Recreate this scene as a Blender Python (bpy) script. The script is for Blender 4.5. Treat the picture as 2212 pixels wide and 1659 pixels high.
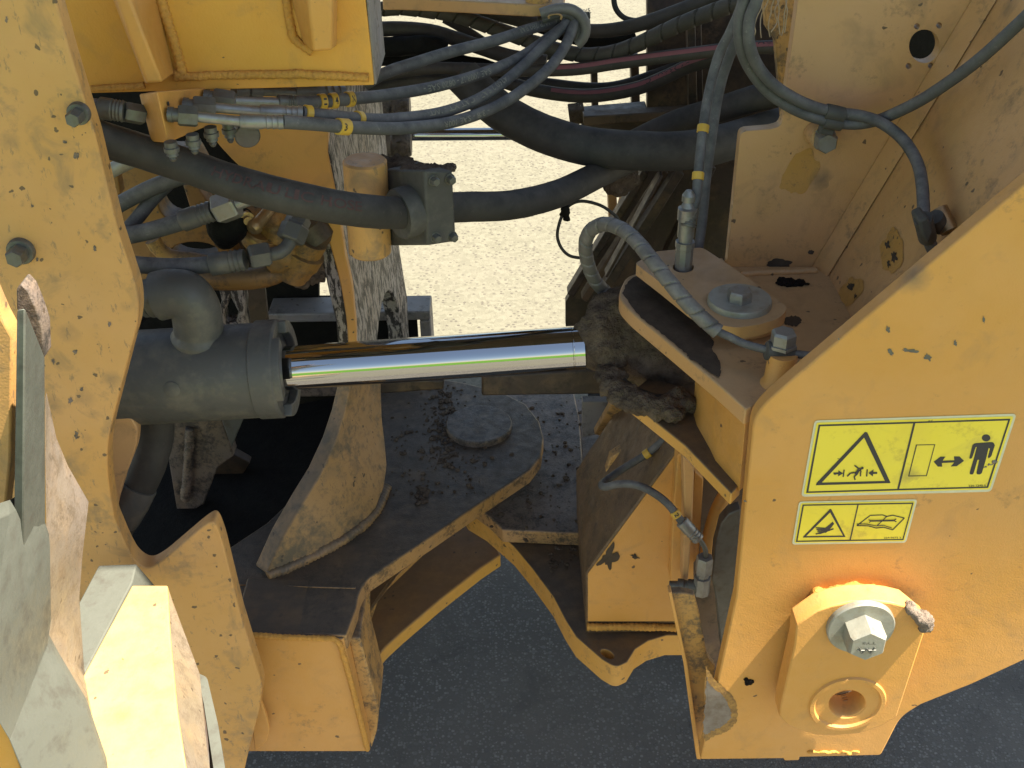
import bpy, bmesh, math, random
from mathutils import Vector, Matrix, Euler, noise
R = math.radians
random.seed(7)
for o in list(bpy.data.objects): bpy.data.objects.remove(o)
SC = bpy.context.scene
COL = SC.collection

# ------------------------------------------------------------------ camera
F = 2400.0                      # focal length in units of a 2212 x 1659 picture
CAM = Vector((0, -1.6, 1.7))
ROT = Euler((R(90-33), 0, 0)).to_matrix() @ Matrix.Rotation(R(-1.0), 3, 'Z')
cd = bpy.data.cameras.new('camera'); co = bpy.data.objects.new('camera', cd); COL.objects.link(co)
cd.sensor_width = 36; cd.lens = 36*F/2212; cd.clip_start = .02; cd.clip_end = 500
co.matrix_world = Matrix.Translation(CAM) @ ROT.to_4x4()
SC.camera = co

# ------------------------------------------------------------------ sky, sun, exposure
TOSUN = Vector((.44, -.065, .89)).normalized()
w = bpy.data.worlds.new('World'); SC.world = w; w.use_nodes = True
nt = w.node_tree; bg = nt.nodes['Background']
sk = nt.nodes.new('ShaderNodeTexSky'); sk.sky_type = 'NISHITA'; sk.sun_disc = False
sk.sun_elevation = math.asin(TOSUN.z); sk.sun_rotation = math.atan2(TOSUN.x, TOSUN.y)
sk.ozone_density = 1.0; sk.dust_density = .5
wb = nt.nodes.new('ShaderNodeMix'); wb.data_type = 'RGBA'; wb.blend_type = 'MULTIPLY'; wb.inputs[0].default_value = 1; wb.inputs[7].default_value = (1, .87, .72, 1)   # the camera's daylight balance
nt.links.new(sk.outputs[0], wb.inputs[6]); nt.links.new(wb.outputs[2], bg.inputs[0]); bg.inputs[1].default_value = 0.075
sl = bpy.data.lights.new('sun', 'SUN'); sl.energy = 5.0; sl.angle = R(.5); sl.color = (1, .90, .72)
so = bpy.data.objects.new('sun', sl); COL.objects.link(so)
so.rotation_euler = (-TOSUN).to_track_quat('-Z', 'Y').to_euler()
SC.view_settings.view_transform = 'Standard'; SC.view_settings.look = 'None'
SC.view_settings.exposure = 2.05; SC.view_settings.gamma = 1

# ------------------------------------------------------------------ unprojection: a traced point put on a real plane
def P(px, py, Y=None, Z=None, X=None):
    d = ROT @ Vector(((px-1106)/F, -(py-829.5)/F, -1))
    if Y is not None: t = (Y-CAM.y)/d.y
    elif Z is not None: t = (Z-CAM.z)/d.z
    else: t = (X-CAM.x)/d.x
    return CAM + d*t
def Ppl(px, py, o, n):
    d = ROT @ Vector(((px-1106)/F, -(py-829.5)/F, -1)); o = Vector(o); n = Vector(n)
    return CAM+d*((o-CAM).dot(n)/d.dot(n))
def depth(p): return -(ROT.transposed() @ (p-CAM)).z
def pxr(p, wpx): return wpx/2/F*depth(p)      # radius in metres of something wpx wide in the photograph

# ------------------------------------------------------------------ materials
def nodes(name):
    m = bpy.data.materials.new(name); m.use_nodes = True
    return m, m.node_tree, m.node_tree.nodes['Principled BSDF']
def N(nt, t, **k):
    n = nt.nodes.new(t)
    for a, v in k.items():
        if a.startswith('i'): n.inputs[int(a[1:])].default_value = v
        else: setattr(n, a, v)
    return n
def noise_(nt, co, scale, detail=4, rough=.55, dist=0):
    n = N(nt, 'ShaderNodeTexNoise'); n.inputs['Scale'].default_value = scale
    n.inputs['Detail'].default_value = detail; n.inputs['Roughness'].default_value = rough
    n.inputs['Distortion'].default_value = dist
    nt.links.new(co, n.inputs['Vector']); return n.outputs['Fac']
def ramp(nt, fac, a, b, lo=0., hi=1.):
    n = N(nt, 'ShaderNodeMapRange'); n.clamp = True
    n.inputs[1].default_value = a; n.inputs[2].default_value = b
    n.inputs[3].default_value = lo; n.inputs[4].default_value = hi
    nt.links.new(fac, n.inputs[0]); return n.outputs[0]
def mix(nt, fac, a, b):
    n = N(nt, 'ShaderNodeMix'); n.data_type = 'RGBA'
    if isinstance(fac, float): n.inputs[0].default_value = fac
    else: nt.links.new(fac, n.inputs[0])
    for i, v in ((6, a), (7, b)):
        if isinstance(v, tuple): n.inputs[i].default_value = (*v, 1)
        else: nt.links.new(v, n.inputs[i])
    return n.outputs[2]
def math_(nt, op, a, b):
    n = N(nt, 'ShaderNodeMath'); n.operation = op
    for i, v in ((0, a), (1, b)):
        if isinstance(v, (int, float)): n.inputs[i].default_value = v
        else: nt.links.new(v, n.inputs[i])
    return n.outputs[0]
def coords(nt, scale=(1, 1, 1)):
    g = N(nt, 'ShaderNodeNewGeometry')
    mp = N(nt, 'ShaderNodeMapping'); mp.inputs['Scale'].default_value = scale
    nt.links.new(g.outputs['Position'], mp.inputs['Vector'])
    return mp.outputs[0], g
def bump(nt, b, h, strength=.3, dist=.001):
    n = N(nt, 'ShaderNodeBump'); n.inputs['Strength'].default_value = strength; n.inputs['Distance'].default_value = dist
    nt.links.new(h, n.inputs['Height']); nt.links.new(n.outputs[0], b.inputs['Normal'])

def paint(name, base=(.64, .31, .06), rough=.5, grime=.3, spots=.4, dust=.35, grimecol=(.11, .085, .06), dustcol=(.36, .21, .11), streak=0., blot=22, peel=.25, fade=.5, soft=.25):
    m, nt, b = nodes(name); c, g = coords(nt); L = nt.links
    col = mix(nt, ramp(nt, noise_(nt, c, 5, 3), .38, .66, 0, fade), base, (min(1, base[0]*1.06+.03), base[1]*1.13+.02, base[2]*1.5+.03))
    # old paint that has gone dull in clouds
    col = mix(nt, ramp(nt, noise_(nt, c, 11, 6, .6, .5), .5, .75, 0, .35*min(1, grime+.3)), col, (.42, .25, .1))
    # dust that has settled on faces that look up
    sep = N(nt, 'ShaderNodeSeparateXYZ'); L.new(g.outputs['Normal'], sep.inputs[0])
    up = ramp(nt, sep.outputs[2], .35, .85)
    dn = ramp(nt, noise_(nt, c, 30, 6, .65), .3, .55, .35+.6*max(0, dust-.6)/.4, 1)
    col = mix(nt, math_(nt, 'MULTIPLY', math_(nt, 'MULTIPLY', up, dn), dust), col, dustcol)
    col = mix(nt, ramp(nt, noise_(nt, c, 19, 5, .62, .6), .54, .74, 0, soft), col, (.25, .165, .085))   # smudges
    if grime > 0:       # oily blotches
        gn = math_(nt, 'ADD', math_(nt, 'MULTIPLY', noise_(nt, c, blot, 6, .6, .4), .55), math_(nt, 'MULTIPLY', noise_(nt, c, blot*6, 6, .7), .45))
        lo = .60-.17*grime
        gm = ramp(nt, gn, lo, lo+.12, 0, min(1, .45+.55*grime))
        if streak:
            c2, _ = coords(nt, (1, 1, .33))
            gs = ramp(nt, noise_(nt, c2, 100, 5, .72), .64-.2*streak, .68-.18*streak, 0, min(1, .5+streak*.6))
            gm = math_(nt, 'MAXIMUM', gm, gs)
        col = mix(nt, gm, col, grimecol)
    if spots > 0:       # chips and fly specks
        v = N(nt, 'ShaderNodeTexVoronoi'); v.inputs['Scale'].default_value = 75
        wv = N(nt, 'ShaderNodeVectorMath'); wv.operation = 'ADD'
        nn = N(nt, 'ShaderNodeTexNoise'); nn.inputs['Scale'].default_value = 90; L.new(c, nn.inputs['Vector'])
        sc_ = N(nt, 'ShaderNodeVectorMath'); sc_.operation = 'SCALE'; sc_.inputs['Scale'].default_value = .012
        L.new(nn.outputs['Color'], sc_.inputs[0]); L.new(c, wv.inputs[0]); L.new(sc_.outputs[0], wv.inputs[1])
        L.new(wv.outputs[0], v.inputs['Vector'])
        sr = N(nt, 'ShaderNodeSeparateColor'); L.new(v.outputs['Color'], sr.inputs[0])
        thr = ramp(nt, sr.outputs[0], 1-.6*spots, 1.0, 0, .26)
        d = math_(nt, 'SUBTRACT', thr, v.outputs['Distance'])
        col = mix(nt, ramp(nt, d, 0, .04, 0, .85), col, (.07, .05, .035))
        v2 = N(nt, 'ShaderNodeTexVoronoi'); v2.inputs['Scale'].default_value = 24; L.new(wv.outputs[0], v2.inputs['Vector'])
        s2 = N(nt, 'ShaderNodeSeparateColor'); L.new(v2.outputs['Color'], s2.inputs[0])
        t2 = ramp(nt, s2.outputs[0], 1-.45*spots, 1.0, 0, .5)
        d2 = math_(nt, 'SUBTRACT', t2, v2.outputs['Distance'])
        col = mix(nt, ramp(nt, d2, 0, .45, 0, .75), col, (.17, .12, .075))
    L.new(col, b.inputs['Base Color'])
    L.new(ramp(nt, noise_(nt, c, 60, 4), .3, .7, rough-.1, rough+.18), b.inputs['Roughness'])
    h = math_(nt, 'ADD', noise_(nt, c, 420, 3), math_(nt, 'MULTIPLY', noise_(nt, c, 45, 4), 1.6))
    bump(nt, b, h, peel, .0012)
    return m

def metal(name, base, rough=.5, metallic=.6, dirt=(.14, .12, .09), amount=.4, scale=60):
    m, nt, b = nodes(name); c, g = coords(nt)
    col = mix(nt, ramp(nt, noise_(nt, c, scale, 6, .65), .62-.25*amount, .72, 0, .9), base, dirt)
    nt.links.new(col, b.inputs['Base Color']); b.inputs['Metallic'].default_value = metallic
    nt.links.new(ramp(nt, noise_(nt, c, 90, 4), .3, .7, rough-.12, rough+.15), b.inputs['Roughness'])
    bump(nt, b, noise_(nt, c, 300, 5), .25, .0008)
    return m

def rubber(name, base=(.035, .036, .038), dustcol=(.16, .15, .13), amount=.5, rough=.7):
    m, nt, b = nodes(name); c, g = coords(nt)
    sep = N(nt, 'ShaderNodeSeparateXYZ'); nt.links.new(g.outputs['Normal'], sep.inputs[0])
    up = ramp(nt, sep.outputs[2], -.3, .9, .25, 1)
    n = math_(nt, 'MULTIPLY', ramp(nt, noise_(nt, c, 38, 6, .68), .36, .68), up)
    col = mix(nt, math_(nt, 'MULTIPLY', n, amount), base, dustcol)
    col = mix(nt, ramp(nt, noise_(nt, c, 160, 3), .66, .72, 0, .5*amount), col, dustcol)
    nt.links.new(col, b.inputs['Base Color']); b.inputs['Roughness'].default_value = rough
    bump(nt, b, noise_(nt, c, 500, 4), .3, .0006)
    return m

def plain(name, base, rough=.6, metallic=0.):
    m, nt, b = nodes(name); c, g = coords(nt)
    col = mix(nt, ramp(nt, noise_(nt, c, 70, 5), .4, .75, 0, .35), base, tuple(v*.6 for v in base))
    nt.links.new(col, b.inputs['Base Color']); b.inputs['Roughness'].default_value = rough; b.inputs['Metallic'].default_value = metallic
    return m

def soil(name, base, dark, scale=60, bs=1., bd=.004, rough=.95):
    m, nt, b = nodes(name); c, g = coords(nt)
    col = mix(nt, ramp(nt, noise_(nt, c, scale, 8, .7), .35, .65), base, dark)
    b.inputs['Specular IOR Level'].default_value = .15
    nt.links.new(col, b.inputs['Base Color']); b.inputs['Roughness'].default_value = rough
    h = math_(nt, 'ADD', noise_(nt, c, scale*4, 6, .7), math_(nt, 'MULTIPLY', noise_(nt, c, scale, 5), 2.))
    bump(nt, b, h, bs, bd)
    return m

M = {}
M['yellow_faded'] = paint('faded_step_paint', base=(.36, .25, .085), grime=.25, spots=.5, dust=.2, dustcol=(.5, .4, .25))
M['yellow'] = paint('yellow_paint', base=(.57, .28, .06), grime=.1, spots=.08, soft=.3)
M['yellow_box'] = paint('yellow_box_paint', base=(.57, .28, .06), grime=.2, spots=.2, dust=.97, dustcol=(.062, .051, .04))
M['yellow_side'] = paint('yellow_side_paint', base=(.52, .278, .08), grime=.36, spots=1.0, blot=16, dust=.3, soft=.9, grimecol=(.22, .15, .085), streak=.26)
M['gusset'] = paint('dusty_gusset_paint', base=(.36, .20, .065), grime=.75, spots=1.0, dust=.8, soft=1., streak=.25, blot=12, dustcol=(.12, .1, .08), grimecol=(.11, .088, .06))
M['dark2'] = paint('dusty_brown_frame', base=(.10, .06, .03), grime=.5, spots=.4, dust=.6, dustcol=(.09, .07, .05), grimecol=(.03, .022, .015))
M['yellow_inner'] = paint('yellow_dusty_paint', base=(.52, .29, .11), grime=.3, spots=.35, dust=.85, dustcol=(.40, .27, .145), soft=.5)
M['stain'] = paint('oil_stained_paint', base=(.45, .235, .05), rough=.4, grime=.4, spots=1.0, dust=0, soft=.4, blot=60)
M['yellow_panel'] = paint('yellow_panel_paint', base=(.66, .32, .045), grime=.08, spots=.1, fade=.3)
M['yellow_dirty'] = paint('yellow_oily_paint', base=(.5, .27, .07), grime=.75, spots=.6, dust=.8, blot=30, dustcol=(.16, .12, .085), grimecol=(.09, .07, .05))
M['oily'] = paint('oil_and_dust_paint', base=(.15, .115, .085), grime=.8, spots=.9, dust=.8, dustcol=(.075, .066, .058), grimecol=(.035, .03, .027), peel=.6, blot=35)
M['hinge'] = paint('hinge_dusty_paint', base=(.40, .22, .07), grime=.6, spots=.8, dust=.97, dustcol=(.062, .051, .04), grimecol=(.04, .033, .025), blot=26, peel=.7)
M['lower_hinge'] = paint('lower_hinge_paint', base=(.60, .31, .06), grime=.33, spots=.5, dust=.95, dustcol=(.07, .055, .043), grimecol=(.10, .075, .05), blot=30, peel=.5)
M['pad'] = paint('speckled_pad_paint', base=(.4, .22, .08), grime=.75, spots=1.0, dust=.97, dustcol=(.135, .108, .09), grimecol=(.045, .038, .032), blot=40, peel=.6)
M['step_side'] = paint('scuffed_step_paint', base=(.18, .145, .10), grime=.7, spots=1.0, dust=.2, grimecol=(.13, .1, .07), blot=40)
M['casting'] = paint('dark_casting_paint', base=(.26, .13, .028), grime=.6, spots=.5, dust=.8, dustcol=(.09, .07, .045), grimecol=(.05, .037, .025))
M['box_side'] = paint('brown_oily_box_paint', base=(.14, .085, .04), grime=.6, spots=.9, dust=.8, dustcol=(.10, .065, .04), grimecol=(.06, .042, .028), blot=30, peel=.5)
M['brown_top'] = paint('lower_rib_paint', base=(.62, .33, .06), grime=.15, spots=.5, dust=.92, dustcol=(.2, .12, .06), blot=30)
M['post'] = paint('post_peeled_paint', base=(.34, .30, .26), grime=.35, spots=.6, dust=.3, streak=.85, grimecol=(.035, .03, .027), fade=.2, peel=.9, blot=50, soft=.5)
M['dark'] = paint('dark_brown_frame', base=(.045, .03, .018), grime=.5, spots=.2, dust=.5, dustcol=(.05, .04, .03), grimecol=(.012, .01, .008))
M['black'] = soil('black_shade_and_rubber', (.006, .0055, .005), (.011, .01, .008), 40, .6, .002, .8)  # near-black colour stands in for cavity shade; also black hoses and rubber
M['graypaint'] = metal('grey_cylinder_paint', (.078, .077, .075), .5, .05, (.15, .135, .11), .55, 22)
M['steel'] = metal('zinc_steel', (.25, .25, .24), .45, .6, (.2, .18, .15), .5, 80)
M['steel_dark'] = metal('dark_steel', (.13, .13, .12), .5, .5, (.1, .085, .065), .5, 60)
M['washer'] = metal('grey_washer', (.3, .3, .26), .5, .35, (.24, .21, .16), .5, 50)
M['step'] = metal('dusty_grey_guard', (.105, .112, .098), .6, .1, (.065, .06, .05), .5, 45)
M['beam'] = paint('dusty_far_beam', base=(.2, .18, .16), grime=.5, spots=.9, dust=.8, dustcol=(.2, .19, .175), grimecol=(.05, .045, .04))
M['brass'] = metal('brown_brass', (.35, .22, .1), .4, .6, (.15, .1, .06), .5, 60)
M['hose'] = rubber('hose_rubber', (.06, .06, .064), (.22, .21, .205), .75)
M['hose_big'] = rubber('big_hose_rubber', (.028, .026, .024), (.085, .075, .065), .7)
M['hose_back'] = rubber('rear_hose_rubber', (.04, .034, .028), (.1, .085, .07), .7)
M['cable'] = rubber('black_cable', (.02, .02, .02), (.09, .07, .05), .5)
M['sleeve'] = rubber('spiral_sleeve_plastic', (.105, .10, .096), (.30, .275, .245), .7, .5)
M['clamp'] = metal('clamp_polymer', (.06, .057, .052), .7, 0., (.11, .10, .085), .45, 30)
M['pink'] = plain('faded_pink_print', (.24, .085, .095), .75)
M['tag'] = plain('yellow_tag', (.6, .37, .05), .5)
M['print'] = plain('black_print', (.03, .03, .035), .6)
M['darkprint'] = plain('worn_red_print', (.07, .035, .032), .8)
M['greyprint'] = plain('grey_hose_print', (.2, .19, .16), .7)
M['sticker'] = paint('sticker_yellow', base=(.78, .62, .04), rough=.4, grime=.3, spots=.25, dust=0, grimecol=(.45, .33, .05), peel=.08, fade=.4, soft=.35)
M['sticker_edge'] = plain('sticker_clear_edge', (.62, .60, .42), .45)
M['mud'] = soil('dry_mud', (.19, .145, .105), (.085, .062, .045), 55, 1., .006)
M['mud_light'] = soil('grey_dry_mud', (.28, .23, .19), (.14, .11, .09), 80, 1., .003)
M['mud_dark'] = soil('black_mud', (.025, .02, .018), (.012, .01, .01), 120, 1., .004)
M['weld'] = soil('painted_weld', (.66, .33, .07), (.5, .26, .07), 120, .7, .002, .55)
M['straw'] = plain('dry_straw', (.4, .3, .2), .9)
M['bare'] = metal('bare_worn_steel', (.22, .2, .185), .4, .5, (.13, .095, .065), .8, 70)
M['rust'] = soil('burnt_paint', (.42, .24, .07), (.17, .10, .05), 90, .4, .001, .6)

m, nt, b = nodes('chrome'); b.inputs['Metallic'].default_value = 1; b.inputs['Base Color'].default_value = (.42, .43, .45, 1)
c, g = coords(nt, (.15, 1, 1)); nt.links.new(ramp(nt, noise_(nt, c, 300, 3), .3, .7, .035, .085), b.inputs['Roughness'])
M['chrome'] = m

# ------------------------------------------------------------------ object helpers
WL = {}
def empty(name, label, cat, loc, group=None):
    o = bpy.data.objects.new(name, None); COL.objects.link(o); o.location = loc; o.empty_display_size = .05
    WL[o] = Vector(loc); tag(o, label, cat, group); return o
def tag(o, label=None, cat=None, group=None, kind=None):
    if label: o['label'] = label
    if cat: o['category'] = cat
    if group: o['group'] = group
    if kind: o['kind'] = kind
    return o
def finish(name, bm, mat, parent=None, smooth=False, bevel=0., mats=None, auto=None):
    if parent is not None: off = WL[parent]
    else:
        xs = [v.co for v in bm.verts]
        off = Vector(((min(v.x for v in xs)+max(v.x for v in xs))/2, (min(v.y for v in xs)+max(v.y for v in xs))/2, min(v.z for v in xs)))
    bmesh.ops.recalc_face_normals(bm, faces=bm.faces[:])
    bmesh.ops.translate(bm, verts=bm.verts[:], vec=-off)
    me = bpy.data.meshes.new(name); bm.to_mesh(me); bm.free()
    for q in (mats or [mat]): me.materials.append(M[q])
    o = bpy.data.objects.new(name, me); COL.objects.link(o)
    if parent is not None: o.parent = parent
    else: o.location = off
    WL[o] = off
    if smooth:
        for p in me.polygons: p.use_smooth = True
        if auto:
            es = [e for e in me.edges]
            me.set_sharp_from_angle(angle=R(auto))
    if bevel:
        md = o.modifiers.new('bevel', 'BEVEL'); md.width = bevel; md.segments = 2; md.limit_method = 'ANGLE'; md.angle_limit = R(38)
        md.harden_normals = False
        for p in me.polygons: p.use_smooth = True
        me.set_sharp_from_angle(angle=R(40))
    return o

def fillet(pts, closed=True):
    """pts: (x, y) or (x, y, r) in picture units -> rounded outline"""
    out = []; n = len(pts)
    for i, p in enumerate(pts):
        if len(p) < 3 or p[2] == 0: out.append((p[0], p[1])); continue
        a = Vector(pts[i-1][:2]); c = Vector(p[:2]); b = Vector(pts[(i+1) % n][:2]); r = p[2]
        da = (a-c); db = (b-c); ra = min(r, da.length*.48); rb = min(r, db.length*.48)
        s = c+da.normalized()*ra; e = c+db.normalized()*rb
        for k in range(6):
            t = k/5; q = s*(1-t)**2+c*2*t*(1-t)+e*t*t; out.append((q.x, q.y))
    return out
def spline(pts, n=6):
    out = []; m = len(pts)
    for i in range(m-1):
        p0 = Vector(pts[max(0, i-1)]); p1 = Vector(pts[i]); p2 = Vector(pts[i+1]); p3 = Vector(pts[min(m-1, i+2)])
        for k in range(n):
            t = k/n
            out.append(.5*((2*p1)+(p2-p0)*t+(2*p0-5*p1+4*p2-p3)*t*t+(3*p1-p0-3*p2+p3)*t**3))
    out.append(Vector(pts[-1])); return out
def circle_px(cx, cy, rx, ry=None, n=24, rot=0):
    ry = ry or rx
    return [(cx+rx*math.cos(a)*math.cos(rot)-ry*math.sin(a)*math.sin(rot), cy+rx*math.cos(a)*math.sin(rot)+ry*math.sin(a)*math.cos(rot)) for a in [2*math.pi*k/n for k in range(n)]]

def sheet(bm, outer, holes=()):
    if not holes:
        o0 = Vector(outer[0]); nn = Vector((0, 0, 0))
        for p, q in zip(outer, list(outer[1:])+[outer[0]]): nn += (Vector(p)-o0).cross(Vector(q)-o0)
        nn.normalize()
        if max(abs((Vector(p)-o0).dot(nn)) for p in outer) < 1e-4:
            f = bm.faces.new([bm.verts.new(p) for p in outer]); return list(f.edges)
    loops = [outer]+list(holes); es = []
    for lp in loops:
        vs = [bm.verts.new(p) for p in lp]
        for i in range(len(vs)): es.append(bm.edges.new((vs[i], vs[(i+1) % len(vs)])))
    r = bmesh.ops.triangle_fill(bm, use_beauty=True, use_dissolve=False, edges=es)
    return es
def plate3(name, outer, vec, mat, parent=None, holes=(), bevel=.002, smooth=False):
    """outer: 3D outline, extruded along vec"""
    bm = bmesh.new(); vec = Vector(vec)
    es = sheet(bm, outer, holes)
    f0 = bm.faces[:]; v0 = bm.verts[:]; e0 = [(e.verts[0], e.verts[1]) for e in es]
    mp = {v: bm.verts.new(v.co+vec) for v in v0}
    for f in f0: bm.faces.new([mp[v] for v in f.verts])
    for a, b_ in e0: bm.faces.new((a, b_, mp[b_], mp[a]))
    return finish(name, bm, mat, parent, bevel=bevel, smooth=smooth)
def plateY(name, px, Y, th, mat, parent=None, holes=(), bevel=.002):
    return plate3(name, [P(x, y, Y=Y) for x, y in fillet(px)], (0, th, 0), mat, parent, [[P(x, y, Y=Y) for x, y in h] for h in holes], bevel)
def plateZ(name, px, Z, th, mat, parent=None, holes=(), bevel=.002):
    return plate3(name, [P(x, y, Z=Z) for x, y in fillet(px)], (0, 0, -th), mat, parent, [[P(x, y, Z=Z) for x, y in h] for h in holes], bevel)
def prism(name, top, bot, mat, parent=None, bevel=.003):
    """two matching 3D rings"""
    bm = bmesh.new(); a = [bm.verts.new(p) for p in top]; b_ = [bm.verts.new(p) for p in bot]; n = len(a)
    bm.faces.new(a); bm.faces.new(b_[::-1])
    for i in range(n): bm.faces.new((a[i], a[(i+1) % n], b_[(i+1) % n], b_[i]))
    return finish(name, bm, mat, parent, bevel=bevel)

def frames(path):
    T = [(path[min(i+1, len(path)-1)]-path[max(i-1, 0)]).normalized() for i in range(len(path))]
    up = Vector((0, 0, 1)) if abs(T[0].z) < .9 else Vector((0, 1, 0))
    n = (up-T[0]*up.dot(T[0])).normalized(); out = []
    for t in T:
        n = (n-t*n.dot(t)).normalized(); out.append((t, n, t.cross(n)))
    return out
def tube_bm(bm, path, rad, seg=16, cap=True, fn=None, mi=0):
    fr = frames(path); rings = []; s = 0
    for i, p in enumerate(path):
        if i: s += (p-path[i-1]).length
        t, n, b_ = fr[i]; ring = []
        for k in range(seg):
            a = 2*math.pi*k/seg; r = rad[i] if isinstance(rad, list) else rad
            if fn: r *= fn(s, a)
            ring.append(bm.verts.new(p+(n*math.cos(a)+b_*math.sin(a))*r))
        rings.append(ring)
    for i in range(len(rings)-1):
        for k in range(seg):
            f = bm.faces.new((rings[i][k], rings[i][(k+1) % seg], rings[i+1][(k+1) % seg], rings[i+1][k])); f.material_index = mi
    if cap:
        bm.faces.new(rings[0][::-1]); bm.faces.new(rings[-1])
def path3(pts):
    """(px, py, Y) control points -> smooth 3D path"""
    c = [P(x, y, Y=Y) for x, y, Y in pts]
    pl = spline([tuple(v) for v in c], 10)
    return pl
def resample(pl, step):
    out = [pl[0]]; acc = 0
    for a, b_ in zip(pl, pl[1:]):
        L = (b_-a).length; d = step-acc
        while d < L: out.append(a.lerp(b_, d/L)); d += step
        acc = L-(d-step)
    out.append(pl[-1]); return out
HP = {}
def hose(name, pts, wpx, mat='hose', parent=None, spiral=0, seg=16, rough=.0):
    pl = path3(pts); r = sum(pxr(p, wpx) for p in pl)/len(pl)
    fn = None
    if spiral:
        pl = resample(pl, spiral/16)
        def fn(s, a, pitch=spiral):
            f = (s/pitch+a/(2*math.pi)) % 1.0
            return 1.0+.06*f-(.2 if f < .12 else 0)
        seg = 32
    else:
        pl = resample(pl, r*.6 if rough else r*1.0)
    if rough:
        ph = random.random()*50
        def fn(s, a): return 1+rough*noise.noise(Vector((s*45+ph, math.cos(a)*1.5, math.sin(a)*1.5)))
        seg = 24
    bm = bmesh.new(); tube_bm(bm, pl, r, seg, fn=fn)
    o = finish(name, bm, mat, parent, smooth=True, auto=50); HP[o] = (pl, r); return o
def lathe(name, a, b_, prof, mat, parent=None, seg=28, bevel=0., sides=None):
    """prof: list of (s, r): s along a->b in 0..1, r in metres; sides: number of flats (6 = hexagon)"""
    a = Vector(a); b_ = Vector(b_); t = (b_-a); L = t.length; t.normalize()
    up = Vector((0, 0, 1)) if abs(t.z) < .9 else Vector((0, 1, 0))
    n = (up-t*up.dot(t)).normalized(); q = t.cross(n); sg = sides or seg
    bm = bmesh.new(); rings = []
    for s, r in prof:
        if r <= 1e-6: rings.append([bm.verts.new(a+t*L*s)]); continue
        rings.append([bm.verts.new(a+t*L*s+(n*math.cos(2*math.pi*k/sg)+q*math.sin(2*math.pi*k/sg))*r) for k in range(sg)])
    for A, B in zip(rings, rings[1:]):
        for k in range(sg):
            A0, A1 = A[k % len(A)], A[(k+1) % len(A)]; B0, B1 = B[k % len(B)], B[(k+1) % len(B)]
            vs = []
            for v in (A0, A1, B1, B0):
                if v not in vs: vs.append(v)
            if len(vs) > 2: bm.faces.new(vs)
    if len(rings[0]) > 1: bm.faces.new(rings[0][::-1])
    if len(rings[-1]) > 1: bm.faces.new(rings[-1])
    return finish(name, bm, mat, parent, smooth=True, auto=32, bevel=bevel)
def bolt(parent, c, nrm, r, h, mat='steel', wr=0, wmat=None, wth=.004, rot=0, name='bolt'):
    """hexagon bolt with a washer, standing on c"""
    c = Vector(c); n = Vector(nrm).normalized()
    base = wth if wr else 0
    hx = lathe(name, c+n*base*.9, c+n*(base+h), [(0, r), (.82, r), (1, r*.86)], mat, parent, sides=6)
    if wr: lathe('washer', c, c+n*wth, [(0, wr), (.75, wr), (1, wr*.96)], wmat or mat, hx if isinstance(hx, bpy.types.Object) and parent.parent is None else parent)
    return hx
def lump(name, blobs, mat, parent=None, vox=.004, amp=.006, sc=40, amp2=.002, sc2=150):
    """caked dirt: blobs (center, (rx, ry, rz)) merged to one rough skin"""
    bm = bmesh.new()
    for c, s in blobs:
        r = bmesh.ops.create_icosphere(bm, subdivisions=3, radius=1)
        for v in r['verts']: v.co = Vector(c)+Vector((v.co.x*s[0], v.co.y*s[1], v.co.z*s[2]))
    me = bpy.data.meshes.new('t'); bm.to_mesh(me); bm.free()
    o = bpy.data.objects.new('t', me); COL.objects.link(o)
    md = o.modifiers.new('r', 'REMESH'); md.mode = 'VOXEL'; md.voxel_size = vox
    dg = bpy.context.evaluated_depsgraph_get(); ev = o.evaluated_get(dg); m2 = bpy.data.meshes.new_from_object(ev)
    bm = bmesh.new(); bm.from_mesh(m2); bpy.data.objects.remove(o)
    bm.normal_update()
    mv = []
    for v in bm.verts:
        k = amp*noise.fractal(v.co*sc, 1.0, 2.0, 3)+amp2*noise.noise(v.co*sc2); mv.append(v.normal*k)
    for v, d in zip(bm.verts, mv): v.co += d
    return finish(name, bm, mat, parent, smooth=True)
def weld(parent, pts, r=.004, mat='weld', name='weld_bead'):
    """3D polyline -> rippled bead"""
    pl = resample([Vector(p) for p in pts], .0025)
    bm = bmesh.new(); ph = random.random()*20
    tube_bm(bm, pl, r, 10, fn=lambda s, a: 1+.13*math.sin(s*900)+.25*noise.noise(Vector((s*60+ph, a, 0))))
    return finish(name, bm, mat, parent, smooth=True)
FONT = {}
def text_geo(s):
    if s in FONT: return FONT[s]
    cu = bpy.data.curves.new('t', 'FONT'); cu.body = s; cu.size = 1; cu.resolution_u = 2; cu.offset = .012
    o = bpy.data.objects.new('t', cu); COL.objects.link(o)
    me = bpy.data.meshes.new_from_object(o.evaluated_get(bpy.context.evaluated_depsgraph_get()))
    vs = [v.co.copy() for v in me.vertices]; fs = [tuple(p.vertices) for p in me.polygons]
    bpy.data.objects.remove(o); x0 = min(v.x for v in vs); x1 = max(v.x for v in vs)
    vs = [Vector((v.x-x0, v.y, 0)) for v in vs]
    FONT[s] = (vs, fs, x1-x0); return FONT[s]
def text(name, s, fn, mat, parent):
    vs, fs, wd = text_geo(s); bm = bmesh.new(); q = [bm.verts.new(fn(v.x/wd, v.y)) for v in vs]
    for f in fs:
        try: bm.faces.new([q[i] for i in f])
        except ValueError: pass
    me = bpy.data.meshes.new(name)
    off = WL[parent]; bmesh.ops.translate(bm, verts=bm.verts[:], vec=-off); bm.to_mesh(me); bm.free()
    me.materials.append(M[mat]); o = bpy.data.objects.new(name, me); COL.objects.link(o); o.parent = parent; WL[o] = off; return o
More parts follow.
